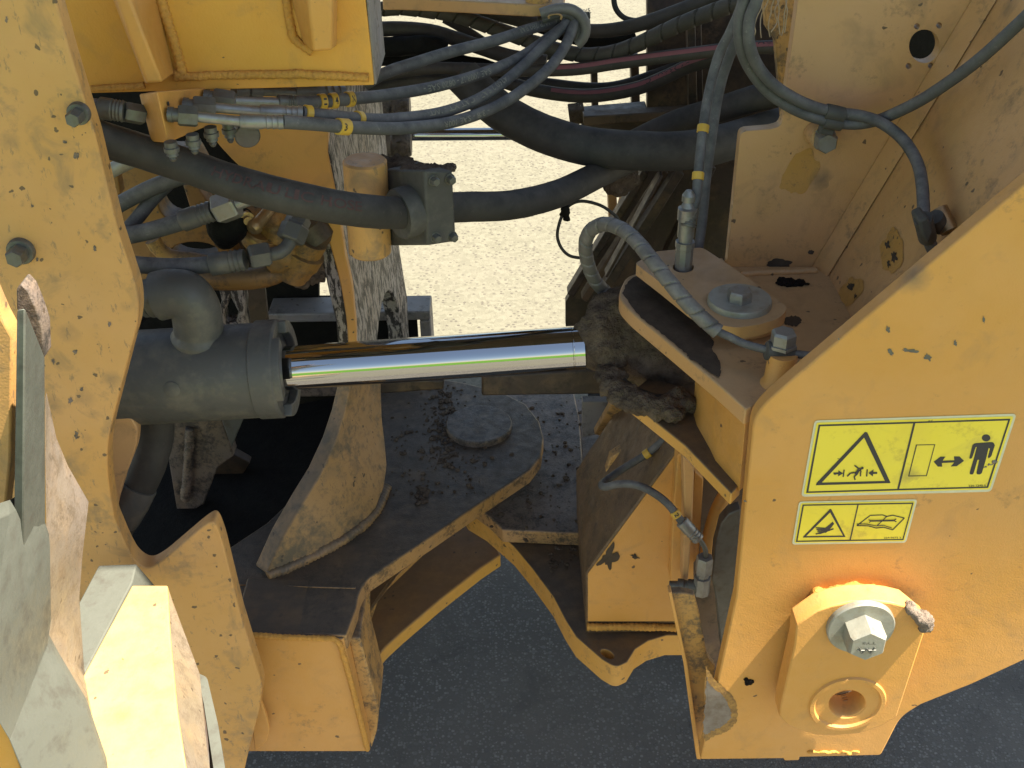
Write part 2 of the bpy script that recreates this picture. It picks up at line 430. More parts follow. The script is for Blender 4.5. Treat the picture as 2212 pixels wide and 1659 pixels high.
def hose_text(h, s, s0, length, ang, size, mat='greyprint', flip=True):
    pl, r = HP[h]; fr = frames(pl); cum = [0]
    for a, b_ in zip(pl, pl[1:]): cum.append(cum[-1]+(b_-a).length)
    def at(d):
        for i in range(len(cum)-1):
            if cum[i+1] >= d: break
        f = (d-cum[i])/max(1e-9, cum[i+1]-cum[i]); p = pl[i].lerp(pl[i+1], f)
        return p, fr[i][0]
    def fn(u, v):
        if flip: u = 1-u; v = .7-v
        p, t = at(s0+u*length)
        view = (CAM-p); view = (view-t*view.dot(t)).normalized(); q = t.cross(view).normalized()
        if q.z < 0: q = -q
        a = ang+(v-.35)*size/r
        return p+(view*math.cos(a)+q*math.sin(a))*(r*1.0+.0007)
    return text('printed_lettering', s, fn, mat, h)
def band(h, s0, s1, a0, a1, mat, name='printed_stripe', lift=.0006):
    """a printed stripe along a hose"""
    pl, r = HP[h]; cum = [0]
    for a, b_ in zip(pl, pl[1:]): cum.append(cum[-1]+(b_-a).length)
    idx = [i for i in range(len(pl)) if s0 <= cum[i] <= s1]; fr = frames(pl); bm = bmesh.new(); prev = None
    for i in idx:
        p = pl[i]; t = fr[i][0]; view = (CAM-p); view = (view-t*view.dot(t)).normalized(); q = t.cross(view).normalized()
        if q.z < 0: q = -q
        row = [bm.verts.new(p+(view*math.cos(a)+q*math.sin(a))*(r+lift)) for a in [a0+(a1-a0)*k/5 for k in range(6)]]
        if prev:
            for k in range(5): bm.faces.new((prev[k], prev[k+1], row[k+1], row[k]))
        prev = row
    return finish(name, bm, mat, h, smooth=True)
def ferrule(parent, a, b_, r, mat='steel_dark', name='ferrule', rings=3):
    prof = [(0, r*.9), (.03, r), (.5, r)]
    for k in range(rings):
        x = .55+.4*k/rings; prof += [(x, r*.9), (x+.05, r*.9), (x+.07, r)]
    prof += [(1, r*.92)]
    return lathe(name, a, b_, prof, mat, parent, seg=20)
def nut(parent, a, b_, r, mat='steel_dark', name='nut'):
    return lathe(name, a, b_, [(0, r*.88), (.1, r), (.9, r), (1, r*.88)], mat, parent, sides=6)
def idtag(h, s, mat='tag', wid=.009, txt=None, name='id_tag'):
    pl, r = HP[h]; cum = [0]
    for a, b_ in zip(pl, pl[1:]): cum.append(cum[-1]+(b_-a).length)
    i = max(k for k in range(len(pl)) if cum[k] <= s); p = pl[i]; t = frames(pl)[i][0]
    top = h.parent if (h.parent is not None) else h
    g = lathe(name, p-t*wid/2, p+t*wid/2, [(0, r*1.12), (.06, r*1.25), (.94, r*1.25), (1, r*1.12)], mat, h, seg=20)
    if txt:
        view = (CAM-p); view = (view-t*view.dot(t)).normalized(); q = t.cross(view).normalized()
        if q.z < 0: q = -q
        sz = r*1.5
        def fn(u, v):
            a = (v-.35)*sz/(r*1.25)
            return p+t*((u-.5)*wid*.5)+(view*math.cos(a)+q*math.sin(a))*(r*1.25+.0006)
        text('tag_number', txt, fn, 'print', h)
    return g

# ================================================================== SETTING
m, nt, b = nodes('asphalt'); c, g = coords(nt); L = nt.links
v = N(nt, 'ShaderNodeTexVoronoi'); v.inputs['Scale'].default_value = 170; v.inputs['Randomness'].default_value = 1; L.new(c, v.inputs['Vector'])
sp = N(nt, 'ShaderNodeSeparateColor'); L.new(v.outputs['Color'], sp.inputs[0])
szn = ramp(nt, sp.outputs[1], 0, 1, .25, .62)
stone = ramp(nt, math_(nt, 'SUBTRACT', szn, v.outputs['Distance']), 0, .1)
shade = mix(nt, ramp(nt, sp.outputs[0], .2, 1), (.125, .12, .107), (.26, .25, .225))
col = mix(nt, stone, (.115, .107, .093), shade)
v3 = N(nt, 'ShaderNodeTexVoronoi'); v3.inputs['Scale'].default_value = 85; L.new(c, v3.inputs['Vector'])
s3 = N(nt, 'ShaderNodeSeparateColor'); L.new(v3.outputs['Color'], s3.inputs[0])
big = math_(nt, 'MULTIPLY', ramp(nt, v3.outputs['Distance'], .42, .34), ramp(nt, s3.outputs[0], .62, .68))
col = mix(nt, big, col, mix(nt, s3.outputs[1], (.10, .096, .09), (.18, .175, .16)))
col = mix(nt, ramp(nt, noise_(nt, c, 3.0, 5), .42, .66, 0, .45), col, (.17, .155, .13))
col = mix(nt, ramp(nt, noise_(nt, c, 6.5, 6, .65, .5), .52, .68, 0, .5), col, (.06, .056, .05))
L.new(col, b.inputs['Base Color']); b.inputs['Roughness'].default_value = .85
bump(nt, b, math_(nt, 'ADD', math_(nt, 'MAXIMUM', stone, math_(nt, 'MULTIPLY', big, 1.4)), noise_(nt, c, 400, 3)), .8, .003)
M['asphalt'] = m
def quadsheet(name, x0, x1, y0, y1, z, mat, kind='structure'):
    bm = bmesh.new(); bm.faces.new([bm.verts.new(p) for p in ((x0, y0, z), (x1, y0, z), (x1, y1, z), (x0, y1, z))])
    o = finish(name, bm, mat); return tag(o, kind=kind)
quadsheet('ground', -120, 120, -120, 120, 0, 'asphalt')
M['grass'] = soil('grass_green', (.10, .22, .02), (.06, .15, .015), 3, .5, .02)
quadsheet('grass_verge', -60, 60, -60, -4.6, .03, 'grass')


m, nt, b = nodes('sunlit_ground_tone'); c, g = coords(nt); L = nt.links
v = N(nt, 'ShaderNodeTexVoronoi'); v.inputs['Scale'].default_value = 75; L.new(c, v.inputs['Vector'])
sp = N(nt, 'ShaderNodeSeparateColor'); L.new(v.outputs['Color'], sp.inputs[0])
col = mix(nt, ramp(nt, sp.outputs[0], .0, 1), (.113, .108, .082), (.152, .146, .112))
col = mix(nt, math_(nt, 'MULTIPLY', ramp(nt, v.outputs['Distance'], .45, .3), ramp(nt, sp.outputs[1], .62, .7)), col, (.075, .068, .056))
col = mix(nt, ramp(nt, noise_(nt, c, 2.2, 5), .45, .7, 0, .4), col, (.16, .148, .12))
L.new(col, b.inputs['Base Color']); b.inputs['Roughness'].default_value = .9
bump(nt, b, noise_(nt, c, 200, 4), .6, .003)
M['sunlit_ground'] = m
quadsheet('sunlit_ground', -60, 60, .8, 60, .004, 'sunlit_ground')  # separate sheet added where the sun falls, sunlit tone put into its colour

quadsheet('sunlit_ground', -60, 60, -4.6, -1.15, .004, 'sunlit_ground')  # unseen front sheet, added for bounce light and the rod's cream reflection
# ================================================================== FRONT FRAME (left half of the machine)
FF = empty('front_frame', 'yellow front frame at left with spotted side plate, upper box and dusty hinge plate', 'machine frame', (-.45, 0, 0))
# big spotted side plate
fp = [(-60, -60), (100, -60), (120, 0), (150, 110), (205, 290), (255, 500), (298, 630, 30), (300, 690, 30), (281, 760), (245, 900), (231, 960, 40),
      (233, 1040, 40), (247, 1120), (272, 1180, 20), (290, 1212, 14), (318, 1231, 22), (350, 1212, 15), (435, 1140, 10), (462, 1122, 22), (478, 1160, 20), (520, 1330), (567, 1482, 14), (560, 1535), (533, 1640), (515, 1720), (-60, 1720)]
sp_ = plateY('side_plate', fp, -.5, .025, 'yellow_side', FF)
for (x, y), rr in (((172, 243), 25), ((47, 540), 30)):
    c = P(x, y, Y=-.5); n = Vector((.0, -1, 0)); r = pxr(c, rr*2)
    bo = lathe('bolt', c+n*.006, c+n*.024, [(0, r*.72), (.8, r*.72), (1, r*.6)], 'steel_dark', FF, sides=6)
    lathe('washer', c, c+n*.007, [(0, r), (.7, r), (1, r*.93)], 'steel_dark', bo)
# upper box with ribs
ub = plateY('upper_box', [(60, -60), (785, -60), (789, 0), (800, 100), (808, 184, 3), (180, 202), (60, 205)], -.32, .13, 'yellow_panel', FF, bevel=.004)
plate3('box_side', [P(786, -60, Y=-.316)+Vector((.002, 0, 0)), P(809, 182, Y=-.316)+Vector((.002, 0, 0)), P(809, 182, Y=-.316)+Vector((.002, .12, 0)), P(786, -60, Y=-.316)+Vector((.002, .12, 0))], (-.002, 0, 0), 'beam', FF, bevel=0)
def rib(front, back, y0=-.38, y1=-.32):
    prism('rib', [P(x, y, Y=y0) for x, y in front], [P(x, y, Y=y1) for x, y in back], 'yellow', FF, .003)
rib([(232, -50), (262, -50), (352, 178), (316, 180)], [(225, -50), (330, -50), (378, 160), (314, 182)], -.40)
rib([(660, -50), (718, -50), (718, 108), (676, 112)], [(615, -50), (730, -50), (728, 100), (655, 95)], -.37)
weld(FF, [P(x, y, Y=-.322) for x, y in ((335, -40), (385, 120), (392, 155), (380, 163))], .006)
weld(FF, [P(x, y, Y=-.322) for x, y in ((378, 166), (500, 162), (650, 160), (796, 168))], .005)
weld(FF, [P(x, y, Y=-.322) for x, y in ((614, -40), (622, 30), (632, 80), (650, 98), (676, 112))], .005)
weld(FF, [P(x, y, Y=-.322) for x, y in ((196, 192), (300, 186), (312, 184))], .004)
# curved front gusset that runs into the post
g1 = [tuple(p) for p in spline([(440, 250), (455, 285), (480, 322), (540, 380), (620, 435), (680, 470), (700, 490), (718, 548), (732, 600), (742, 650), (749, 700), (753, 760)], 5)]
g1 += [(770, 760), (768, 700), (760, 620), (745, 548), (728, 430), (708, 330), (712, 190), (440, 190)]
plateY('front_gusset', g1, -.1, .02, 'yellow', FF, bevel=.002)
# post face with the arch
def W(x, y, k):   # k 0 at the near edge, 1 at the far edge
    return P(x, y, Y=-.097+k*.42)
left = [(710, 170), (707, 300), (730, 430), (733, 548), (752, 640), (766, 700), (772, 785)]
arch = [(814, 785), (815, 735), (819, 695), (826, 655), (832, 637), (839, 628), (848, 634), (857, 652), (864, 682), (870, 720), (874, 785)]
right = [(890, 785), (884, 720), (880, 640), (865, 548), (838, 345), (824, 200), (821, 170)]
def kk(x, y):
    t = (y-170)/615; l = 710+62*t; r_ = 821+69*t; return max(0, min(1, (x-l)/(r_-l)))
plate3('post', [W(x, y, 0) for x, y in left]+[W(x, y, kk(x, y)) for x, y in arch]+[W(x, y, 1) for x, y in right], (-.03, .008, 0), 'post', FF, bevel=.003)
# lower flared gusset on the hinge plate
lg = [(757, 800, -.10), (822, 800, .0), (825, 900, -.03), (832, 960, -.065), (836, 1005, -.09), (830, 1052, -.12), (812, 1098, -.15), (780, 1134, -.185), (735, 1166, -.22), (670, 1200, -.26), (576, 1240, -.30), (612, 1160, -.27), (655, 1085, -.23), (692, 1025, -.20), (722, 960, -.16), (742, 900, -.13), (755, 845, -.11)]
plate3('lower_gusset', [P(x, y, Y=Y) for x, y, Y in lg], (-.022, .02, 0), 'gusset', FF, bevel=.002)
weld(FF, [P(x, y, Z=.504) for x, y in ((578, 1244), (640, 1219), (690, 1194), (737, 1169), (783, 1137), (815, 1100), (834, 1053))], .009, 'gusset')
# hinge plate with round nose
hp_ = [(430, 1225), (500, 1180), (575, 1130), (650, 1060), (712, 960), (760, 840), (930, 815), (1000, 826), (1080, 845), (1135, 872), (1165, 910), (1174, 945), (1168, 985), (1145, 1015), (1010, 1105), (900, 1180), (795, 1250, 10), (775, 1280, 20), (770, 1312), (748, 1372), (538, 1366), (430, 1366)]
hinge = plateZ('hinge_plate', hp_, .5, .03, 'hinge', FF, bevel=.003)
weld(FF, [P(x, y, Z=.5) for x, y in ((500, 1262), (620, 1266), (768, 1270))], .0022, 'hinge')
# hinge pin cover
c = P(1035, 925, Z=.5); r = pxr(c, 142)
lathe('pin_cover', c, c+Vector((0, 0, .012)), [(0, r), (.8, r), (1, r*.97)], 'oily', FF, seg=48)
c2 = P(1000, 910, Z=.5)
def crumbs(parent, spec, mat, name='dirt_crumbs', seed=5):
    """spec: (n, (px, py) -> point generator, z); hundreds of loose grains, one part"""
    rnd = random.Random(seed); bm = bmesh.new()
    for n, gen, z in spec:
        for k in range(n):
            x, y = gen(rnd); p = P(x, y, Z=z); r = .0012+.0035*rnd.random()**3
            q = bmesh.ops.create_icosphere(bm, subdivisions=1, radius=r)
            for v in q['verts']: v.co = p+Vector((v.co.x*rnd.uniform(.8, 1.5), v.co.y*rnd.uniform(.8, 1.4), v.co.z*.6))*(1+.3*rnd.random())
    o = finish(name, bm, mat, parent); o['kind'] = 'stuff'; return o
crumbs(FF, [(260, lambda r: (r.gauss(962, 14)+r.gauss(0, 10), r.uniform(838, 1010)), .501), (90, lambda r: (r.gauss(960, 70), r.uniform(830, 1000)), .501),
    (120, lambda r: (r.uniform(845, 1050), r.uniform(900, 1070)), .501), (60, lambda r: (900+25*r.random(), 1048+40*r.random()), .501)], 'mud')
# lower rib plate under the hinge plate
lo = [(760, 1330), (830, 1180), (1000, 1090), (1066, 1196), (1040, 1212), (950, 1280), (860, 1360), (815, 1405, 20), (790, 1450, 10), (785, 1460)]
lo = [(700, 1300), (830, 1150), (1010, 1080), (1082, 1198), (1040, 1226), (950, 1296), (870, 1364), (825, 1405, 20), (806, 1440, 10), (800, 1478), (770, 1440)]
plateZ('lower_hinge_plate', lo, .30, .03, 'brown_top', FF, bevel=.003)
plate3('web', [P(790, 1335, Y=-.2), P(862, 1238, Y=-.16), P(925, 1190, Y=-.12), P(820, 1290, Y=-.17), P(795, 1360, Y=-.2)], (0, .012, 0), 'yellow_dirty', FF)
plate3('web', [P(772, 1290, Y=-.3), P(800, 1250, Y=-.28), P(800, 1500, Y=-.28), P(780, 1430, Y=-.3)], (-.02, .02, 0), 'yellow_dirty', FF)
# base box under the hinge plate
bb = plateY('base_box', [(500, 1374), (742, 1380, 4), (798, 1624), (480, 1624)], -.428, .125, 'yellow_box', FF, bevel=.003)
weld(FF, [P(x, y, Y=-.43) for x, y in ((540, 1372), (600, 1376), (680, 1379), (722, 1380), (735, 1392), (752, 1450), (772, 1530), (794, 1618))], .0045)
plateY('end_strip', [(752, 1378), (778, 1378), (818, 1530), (814, 1580), (802, 1618), (790, 1560)], -.40, .09, 'yellow_dirty', FF, bevel=.003)
plateY('tab', [(550, 1622), (544, 1570), (562, 1512), (575, 1545, 8), (583, 1578, 8), (576, 1604, 8), (560, 1617)], -.452, .008, 'yellow', FF, bevel=.002)
# black wall and floor sheets, added so the cavity reads as deep shade
plateY('dark_liner', [(100, 150), (688, 170), (688, 648), (850, 648), (850, 780), (850, 1000), (820, 1200), (100, 1270)], .42, .02, 'black', FF, bevel=0)
plateZ('dark_liner_floor', [(200, 1300), (230, 1000), (500, 905), (800, 840), (760, 1000), (640, 1140), (520, 1300)], .44, .02, 'black', FF, bevel=0)
plateY('inner_plate', [(225, 880), (285, 905), (297, 925, 10), (295, 965, 20), (270, 1030), (255, 1080), (250, 1120), (200, 1100)], -.36, .02, 'yellow_inner', FF)
plateY('grey_bracket', [(365, 900), (478, 905), (505, 985), (470, 1010), (440, 1090), (385, 1120), (365, 1000)], -.05, .03, 'oily', FF)
plateY('grey_bracket', [(475, 900), (528, 900), (500, 968), (488, 935)], -.08, .02, 'steel_dark', FF)
weld(FF, [P(x, y, Y=-.055) for x, y in ((410, 925), (408, 980), (400, 1080))], .008, 'oily')
plateY('inner_plate', [(420, 1020), (505, 980), (540, 1000), (470, 1110), (400, 1180)], .05, .02, 'dark', FF)
# cast triangular bracket with a hole, behind the cylinder
plateY('cast_bracket', [(462, 590), (520, 605), (530, 655, 6), (528, 690), (535, 718), (462, 705), (478, 650)], -.12, .03, 'post', FF, holes=[[(497, 643), (514, 675), (510, 697), (488, 700), (484, 680)]], bevel=.004)
plateY('strap', [(525, 600), (570, 610), (582, 722), (545, 726)], -.02, .012, 'dark', FF)
# clamp post (round yellow boss)
cb = [P(x, y, Y=-.26) for x, y in ((788, 345), (800, 546))]
rb = pxr(cb[0], 96)
lathe('boss', cb[0], cb[1], [(0, rb*.9), (.02, rb), (.98, rb), (1, rb*.9)], 'yellow_side', FF, seg=32)
lump('crusted_oil', [(P(835+9*k, 352+random.uniform(-3, 4), Y=-.22), (.010, .02, .006)) for k in range(6)], 'mud', FF, .003, .005, 120, .002, 300)

# far crossbeam
CB = empty('crossbeam', 'dusty grey horizontal beam behind the post, running under the bright ground gap', 'beam', P(750, 700, Y=.9))
def boxbeam(name, x0, x1, yt, yf, yb, Yf, Yb, mat, par):
    z = P(x0, yt, Y=Yf)
    a = P(x0, yf, Y=Yf); b_ = P(x1, yf, Y=Yf); h = a.z
    lo_ = P(x0, yb, Y=Yf).z
    return prism(name, [Vector((a.x, Yf, h)), Vector((b_.x, Yf, h)), Vector((b_.x, Yb, h)), Vector((a.x, Yb, h))], [Vector((a.x, Yf, lo_)), Vector((b_.x, Yf, lo_)), Vector((b_.x, Yb, lo_)), Vector((a.x, Yb, lo_))], mat, par, .004)
WL[CB] = Vector(CB.location)
YM = .345
z0 = P(750, 676, Y=YM).z
zt = z0
yb_ = P(750, 640, Z=zt).y
bx0 = P(575, 668, Y=YM).x; bx1 = P(928, 660, Y=YM).x
def box(name, x0, x1, y0, y1, z0_, z1, mat, par, bevel=.003):
    return prism(name, [Vector((x0, y0, z1)), Vector((x1, y0, z1)), Vector((x1, y1, z1)), Vector((x0, y1, z1))], [Vector((x0, y0, z0_)), Vector((x1, y0, z0_)), Vector((x1, y1, z0_)), Vector((x0, y1, z0_))], mat, par, bevel)
box('beam_top', bx0, bx1, YM, yb_, zt-.02, zt, 'beam', CB)
box('beam_web', bx0, bx1-.03, YM+.03, YM+.04, zt-.16, zt-.021, 'black', CB)
box('beam_end', bx1-.022, bx1, YM, yb_, zt-.14, zt-.021, 'beam', CB)
box('beam_bottom', bx0, bx1, YM, yb_, zt-.2, zt-.16, 'oily', CB)

# ================================================================== STEERING CYLINDER
SCY = empty('steering_cylinder', 'grey steering cylinder with a mirror-bright chrome rod across the middle', 'hydraulic cylinder', P(600, 900, Y=-.3))
def ln(x, y, Y=-.3): return P(x, y, Y=Y)
A_ = ln(100, 828); B_ = ln(588, 798); ax = (B_-A_).normalized()
r = pxr(B_, 206)
lathe('barrel', A_, B_, [(0, r), (1, r)], 'graypaint', SCY, seg=64)
C_ = ln(560, 799); D_ = ln(612, 796); rc = r*1.04
cap_ = lathe('end_cap', C_, D_, [(0, r), (.04, rc), (.9, rc), (1, rc*.96), (1, rc*.80), (.86, rc*.66), (.86, rc*.55)], 'graypaint', SCY, seg=64)
# cut notches in the rim: proud lugs on the face
for a0 in (20, 140, 262):
    bm = bmesh.new(); n = Vector((0, 0, 1)); n = (n-ax*n.dot(ax)).normalized(); q = ax.cross(n); K = 14
    ang = [R(a0+80*k/K) for k in range(K+1)]
    rr = [(D_+(n*math.cos(a)+q*math.sin(a))*rad+ax*dz) for a in ang for rad, dz in ((rc*.97, -.002), (rc*.72, -.002), (rc*.72, .010), (rc*.97, .010))]
    vs = [bm.verts.new(p) for p in rr]
    for k in range(K):
        for j in range(4): bm.faces.new((vs[k*4+j], vs[k*4+(j+1) % 4], vs[k*4+4+(j+1) % 4], vs[k*4+4+j]))
    bm.faces.new(vs[:4]); bm.faces.new(vs[-4:][::-1])
    finish('rim_lug', bm, 'graypaint', cap_, bevel=.0015)
# wiper seal
rr_ = pxr(ln(940, 770), 96)
S0 = ln(600, 797); S1 = ln(618, 796)
lathe('wiper_seal', S0, S1, [(0, rr_*1.35), (.7, rr_*1.28), (1, rr_*1.1)], 'cable', SCY, seg=48)
R0 = ln(590, 797.5); R1 = ln(1262, 751)
lathe('rod', R0, R1, [(0, rr_), (.962, rr_), (.963, rr_*.99), (.966, rr_*.99), (.967, rr_), (1, rr_)], 'chrome', SCY, seg=96)
# port elbow
pe = spline([tuple(P(x, y, Y=Y)) for x, y, Y in ((432, 745, -.30), (428, 700, -.30), (421, 665, -.30), (403, 640, -.30), (372, 634, -.30), (340, 640, -.30))], 8)
re_ = pxr(pe[5], 105)
bm = bmesh.new(); tube_bm(bm, pe, [re_*(1.15 if i < 5 else 1.0) for i in range(len(pe))], 32); finish('port_elbow', bm, 'graypaint', SCY, smooth=True, auto=60)
wr_ = [A_+(B_-A_)*.0 for _ in range(1)]
a = P(342, 640, Y=-.3); b_ = P(322, 645, Y=-.3); c = P(280, 652, Y=-.3)
lathe('port_fitting', a, b_, [(0, re_*.72), (.3, re_*.8), (1, re_*.8)], 'steel_dark', SCY)
lathe('port_flange', b_, c, [(0, re_*.62), (.1, re_*.74), (.3, re_*.74), (.34, re_*.65), (1, re_*.65)], 'graypaint', SCY)
# casting plug marks on the barrel
c0 = A_.lerp(B_, .62); nn = Vector((0, -.93, .25)).normalized(); nn = (nn-ax*nn.dot(ax)).normalized()
lathe('cast_plug', c0+nn*(r*.97), c0+nn*(r+.0012), [(0, .011), (.8, .011), (1, .0095)], 'graypaint', SCY)
# rod eye: caked with oily dirt
E = lambda x, y, Y: P(x, y, Y=Y)
eye = lump('rod_eye', [(E(1300, 715, -.30), (.035, .03, .036)), (E(1335, 700, -.28), (.045, .04, .045)), (E(1385, 740, -.29), (.062, .05, .052)), (E(1430, 770, -.31), (.05, .045, .046)),
      (E(1320, 760, -.32), (.035, .025, .028)), (E(1460, 800, -.33), (.035, .03, .03)), (E(1345, 668, -.25), (.05, .045, .03)), (E(1410, 700, -.25), (.07, .05, .03)), (E(1290, 745, -.3), (.022, .03, .038)), (E(1445, 815, -.31), (.045, .04, .045)), (E(1385, 795, -.27), (.06, .05, .045))], 'mud', SCY, .0035, .009, 24, .0025, 130)
hc = E(1450, 798, -.36)
lump('caked_dirt', [(P(x, y, Z=.90), (a, a*.8, a*.75)) for x, y, a in ((1318, 815, .022), (1328, 838, .020), (1345, 855, .020), (1368, 868, .019), (1392, 876, .019), (1415, 884, .018), (1438, 880, .020), (1462, 868, .022), (1482, 872, .018), (1455, 893, .016))], 'mud', SCY, .0024, .006, 60, .002, 200)
hose('eye_seal', [(1322, 795, -.345), (1345, 822, -.365), (1380, 845, -.38), (1425, 858, -.39), (1470, 855, -.39)], 15, 'cable', SCY, rough=.15)
hose('eye_seal', [(1335, 818, -.365), (1365, 848, -.38), (1410, 868, -.39), (1450, 870, -.39)], 12, 'hose', SCY, rough=.25)

# lower tube under the cylinder
H = empty('lower_steel_tube', 'fat dark grey curved tube dropping below the cylinder barrel', 'tube', P(270, 1130, Y=-.33))
hose('tube', [(335, 870, -.30), (338, 930, -.30), (326, 990, -.31), (300, 1050, -.32), (270, 1110, -.33), (235, 1170, -.34)], 74, 'hose_big', H, rough=.03, seg=24)
hose('end_sleeve', [(300, 1050, -.322), (285, 1082, -.33), (262, 1120, -.335)], 79, 'graypaint', H, seg=24)

# second, far steering cylinder rod
FC = empty('far_steering_cylinder', 'dark far steering rod seen under the thin hoses beyond the post', 'hydraulic cylinder', P(1000, 300, Y=.55))
a = P(850, 291, Y=.55); b_ = P(1400, 287, Y=.55); rq = pxr(a, 27)
lathe('rod', a, b_, [(0, rq), (1, rq)], 'chrome', FC, seg=40)
for (x, y) in ((847, 235), (850, 310)):
    p = P(x, y, Y=.5)
    lathe('clevis', p+Vector((-.06, 0, 0)), p+Vector((.035, 0, 0)), [(0, .036), (.6, .036), (.64, .03), (.9, .03), (1, .024)], 'oily', FC, seg=20)
for y in (240, 325): lump('caked_dirt', [(P(867, y, Y=.47), (.013, .02, .018))], 'mud', FC, .004, .006, 60)

# steering link tube seen below the rod
LT = empty('link_tube', 'dark olive square tube just under the chrome rod', 'tube', P(1100, 840, Y=0))
plateY('tube_body', [(1040, 812), (1304, 798), (1306, 852), (1040, 856)], .0, .06, 'dark', LT, bevel=.004)
plateY('tube_body', [(800, 818), (960, 822), (958, 842), (820, 852)], .05, .06, 'dark', LT, bevel=.004)

# ================================================================== REAR FRAME (right half)
RF = empty('rear_frame', 'yellow rear frame half on the right with warning stickers, washer-topped pin and drilled wall', 'machine frame', (.5, -.2, 0))
YF = -.6
fpl = [(1513, 1641), (1590, 1290), (1623, 960), (1628, 905, 20), (1652, 872, 25), (1720, 812), (2330, 300), (2330, 1372), (2100, 1478), (1990, 1522), (1945, 1550, 25), (1925, 1590, 20), (1903, 1632, 6), (1728, 1636), (1727, 1643), (1694, 1644), (1693, 1639)]
plateY('side_plate', fpl, YF, .02, 'yellow', RF, bevel=.0022)
# wall with the drilled holes
hl = [circle_px(1997, 100, 33, 36, 32)]+[circle_px(x, y, 6.2, 6.6, 12) for x, y in ((1981, 57), (2029, 55), (1963, 143), (2011, 142))]
wp = [(1735, -70), (2180, -70), (2110, 20), (1780, 560), (1768, 590), (1568, 590), (1572, 556), (1597, 312), (1600, 284, 16), (1664, 279), (1690, 272, 20), (1697, 200), (1724, 0)]
YB = -.235
wall = plateY('back_wall', wp, YB, .018, 'yellow_inner', RF, holes=hl, bevel=.002)
# slanting wall
c0 = P(1771, 583, Y=YB); c1 = P(2165, -70, Y=YB)
bm = bmesh.new()
plate3('slant_wall', [c0, c1, c1+Vector((0, -.345, 0)), c0+Vector((0, -.345, 0))], (.014, 0, -.004), 'yellow_inner', RF, bevel=0)
pl = [c0.lerp(c1, k/12) for k in range(13)]
strip = [Vector((-.03, -.002, 0)), Vector((.0, -.028, 0))]
prism('corner_strip', [c0+Vector((-.015, -.001, 0)), c0+Vector((-.002, -.036, 0)), c0+Vector((.002, .004, 0))], [c1+Vector((-.015, -.001, 0)), c1+Vector((-.002, -.036, 0)), c1+Vector((.002, .004, 0))], 'yellow_inner', RF, .002)
c0_, c1_ = c0.copy(), c1.copy()
# deck (upper lug plate)
dk = [(1336, 632, 18), (1352, 598, 14), (1390, 586), (1560, 556), (1575, 575), (1780, 575), (1860, 690), (1700, 815), (1643, 868), (1611, 884), (1560, 838), (1460, 754), (1362, 673, 18), (1340, 648, 10)]
plateZ('upper_lug', dk, 1.0, .022, 'yellow_inner', RF, bevel=.002)
def film(name, pts, z, mat, jit=2.5, seed=1, lift=.0006):
    rnd = random.Random(seed); o = spline([Vector(p) for p in pts+[pts[0]]], 8)[:-1]
    bm = bmesh.new(); sheet(bm, [P(p[0]+rnd.uniform(-jit, jit), p[1]+rnd.uniform(-jit, jit), Z=z+lift) for p in o]); return finish(name, bm, mat, RF)
M['grease'] = soil('greasy_dust', (.052, .04, .03), (.085, .065, .048), 45, .5, .0015, .8)
film('grease_film', [(1345, 632), (1362, 603), (1400, 596), (1450, 640), (1500, 690), (1540, 735), (1530, 760), (1500, 775), (1478, 760), (1430, 720), (1380, 680)], 1.0, 'grease', 1.6)
film('grease_film', [(1500, 740), (1528, 745), (1552, 775), (1556, 808), (1545, 812), (1515, 790), (1485, 768)], 1.0, 'grease', 1.8, 2, .0014)
film('dark_smudge', [(1690, 690), (1712, 682), (1732, 690), (1722, 703), (1700, 702)], 1.0, 'grease', 1.8, 3)
lg2 = [(1345, 862), (1420, 800), (1560, 850), (1600, 900), (1600, 1045), (1580, 1066), (1480, 962), (1362, 868)]
plateZ('lower_lug', lg2, .886, .018, 'lower_hinge', RF, bevel=.002)
vw = [(1503, 796, -.40), (1613, 882, -.578), (1596, 1062, -.578), (1540, 1004, -.52), (1506, 968, -.47), (1494, 935, -.43)]
plate3('lug_wall', [P(x, y, Y=Y) for x, y, Y in vw], (.012, .012, 0), 'yellow', RF, bevel=.001)
# dark sheets added behind so the hole and gaps read as shade
plateY('dark_backing', [(1560, 600), (1900, 560), (1900, 1500), (1540, 1500)], -.12, .02, 'dark', RF, bevel=0)
plateY('dark_backing', [(1715, -80), (2400, -80), (2400, 620), (1715, 620)], .05, .02, 'black', RF, bevel=0)
# retaining strap + washer + pin bolt
spacer = P(1597, 690, Z=1.0)
lathe('boss', spacer, spacer+Vector((0, 0, .022)), [(0, .05), (1, .046)], 'yellow_inner', RF, seg=40)
st = [(1372, 569, 6), (1416, 543, 8), (1517, 534, 12), (1576, 573), (1640, 618), (1704, 666, 16), (1683, 688, 14), (1640, 701), (1592, 708, 10), (1549, 701, 20), (1487, 659), (1430, 613)]
strap = plateZ('retaining_strap', st, 1.036, .016, 'yellow_inner', RF, holes=[circle_px(1476, 577, 23, 12, 20)], bevel=.002)
c = P(1597, 656, Z=1.036); r = pxr(c, 137)
wv_ = lathe('pin_washer', c, c+Vector((0, 0, .008)), [(0, r), (.7, r), (1, r*.97), (1, 0)], 'washer', RF, seg=56)
cb_ = P(1597, 648, Z=1.044)
lathe('pin_bolt', cb_, cb_+Vector((0, 0, .014)), [(0, .0155), (.8, .0155), (1, .0135), (1, 0)], 'steel', RF, sides=6)
lump('dried_mud', [(P(1708, 610, Z=1.002), (.020, .010, .004)), (P(1728, 610, Z=1.002), (.008, .005, .003)), (P(1744, 613, Z=1.002), (.005, .004, .002)), (P(1690, 606, Z=1.002), (.008, .008, .003))], 'mud_dark', None, .0012, .003, 120, .001, 500)
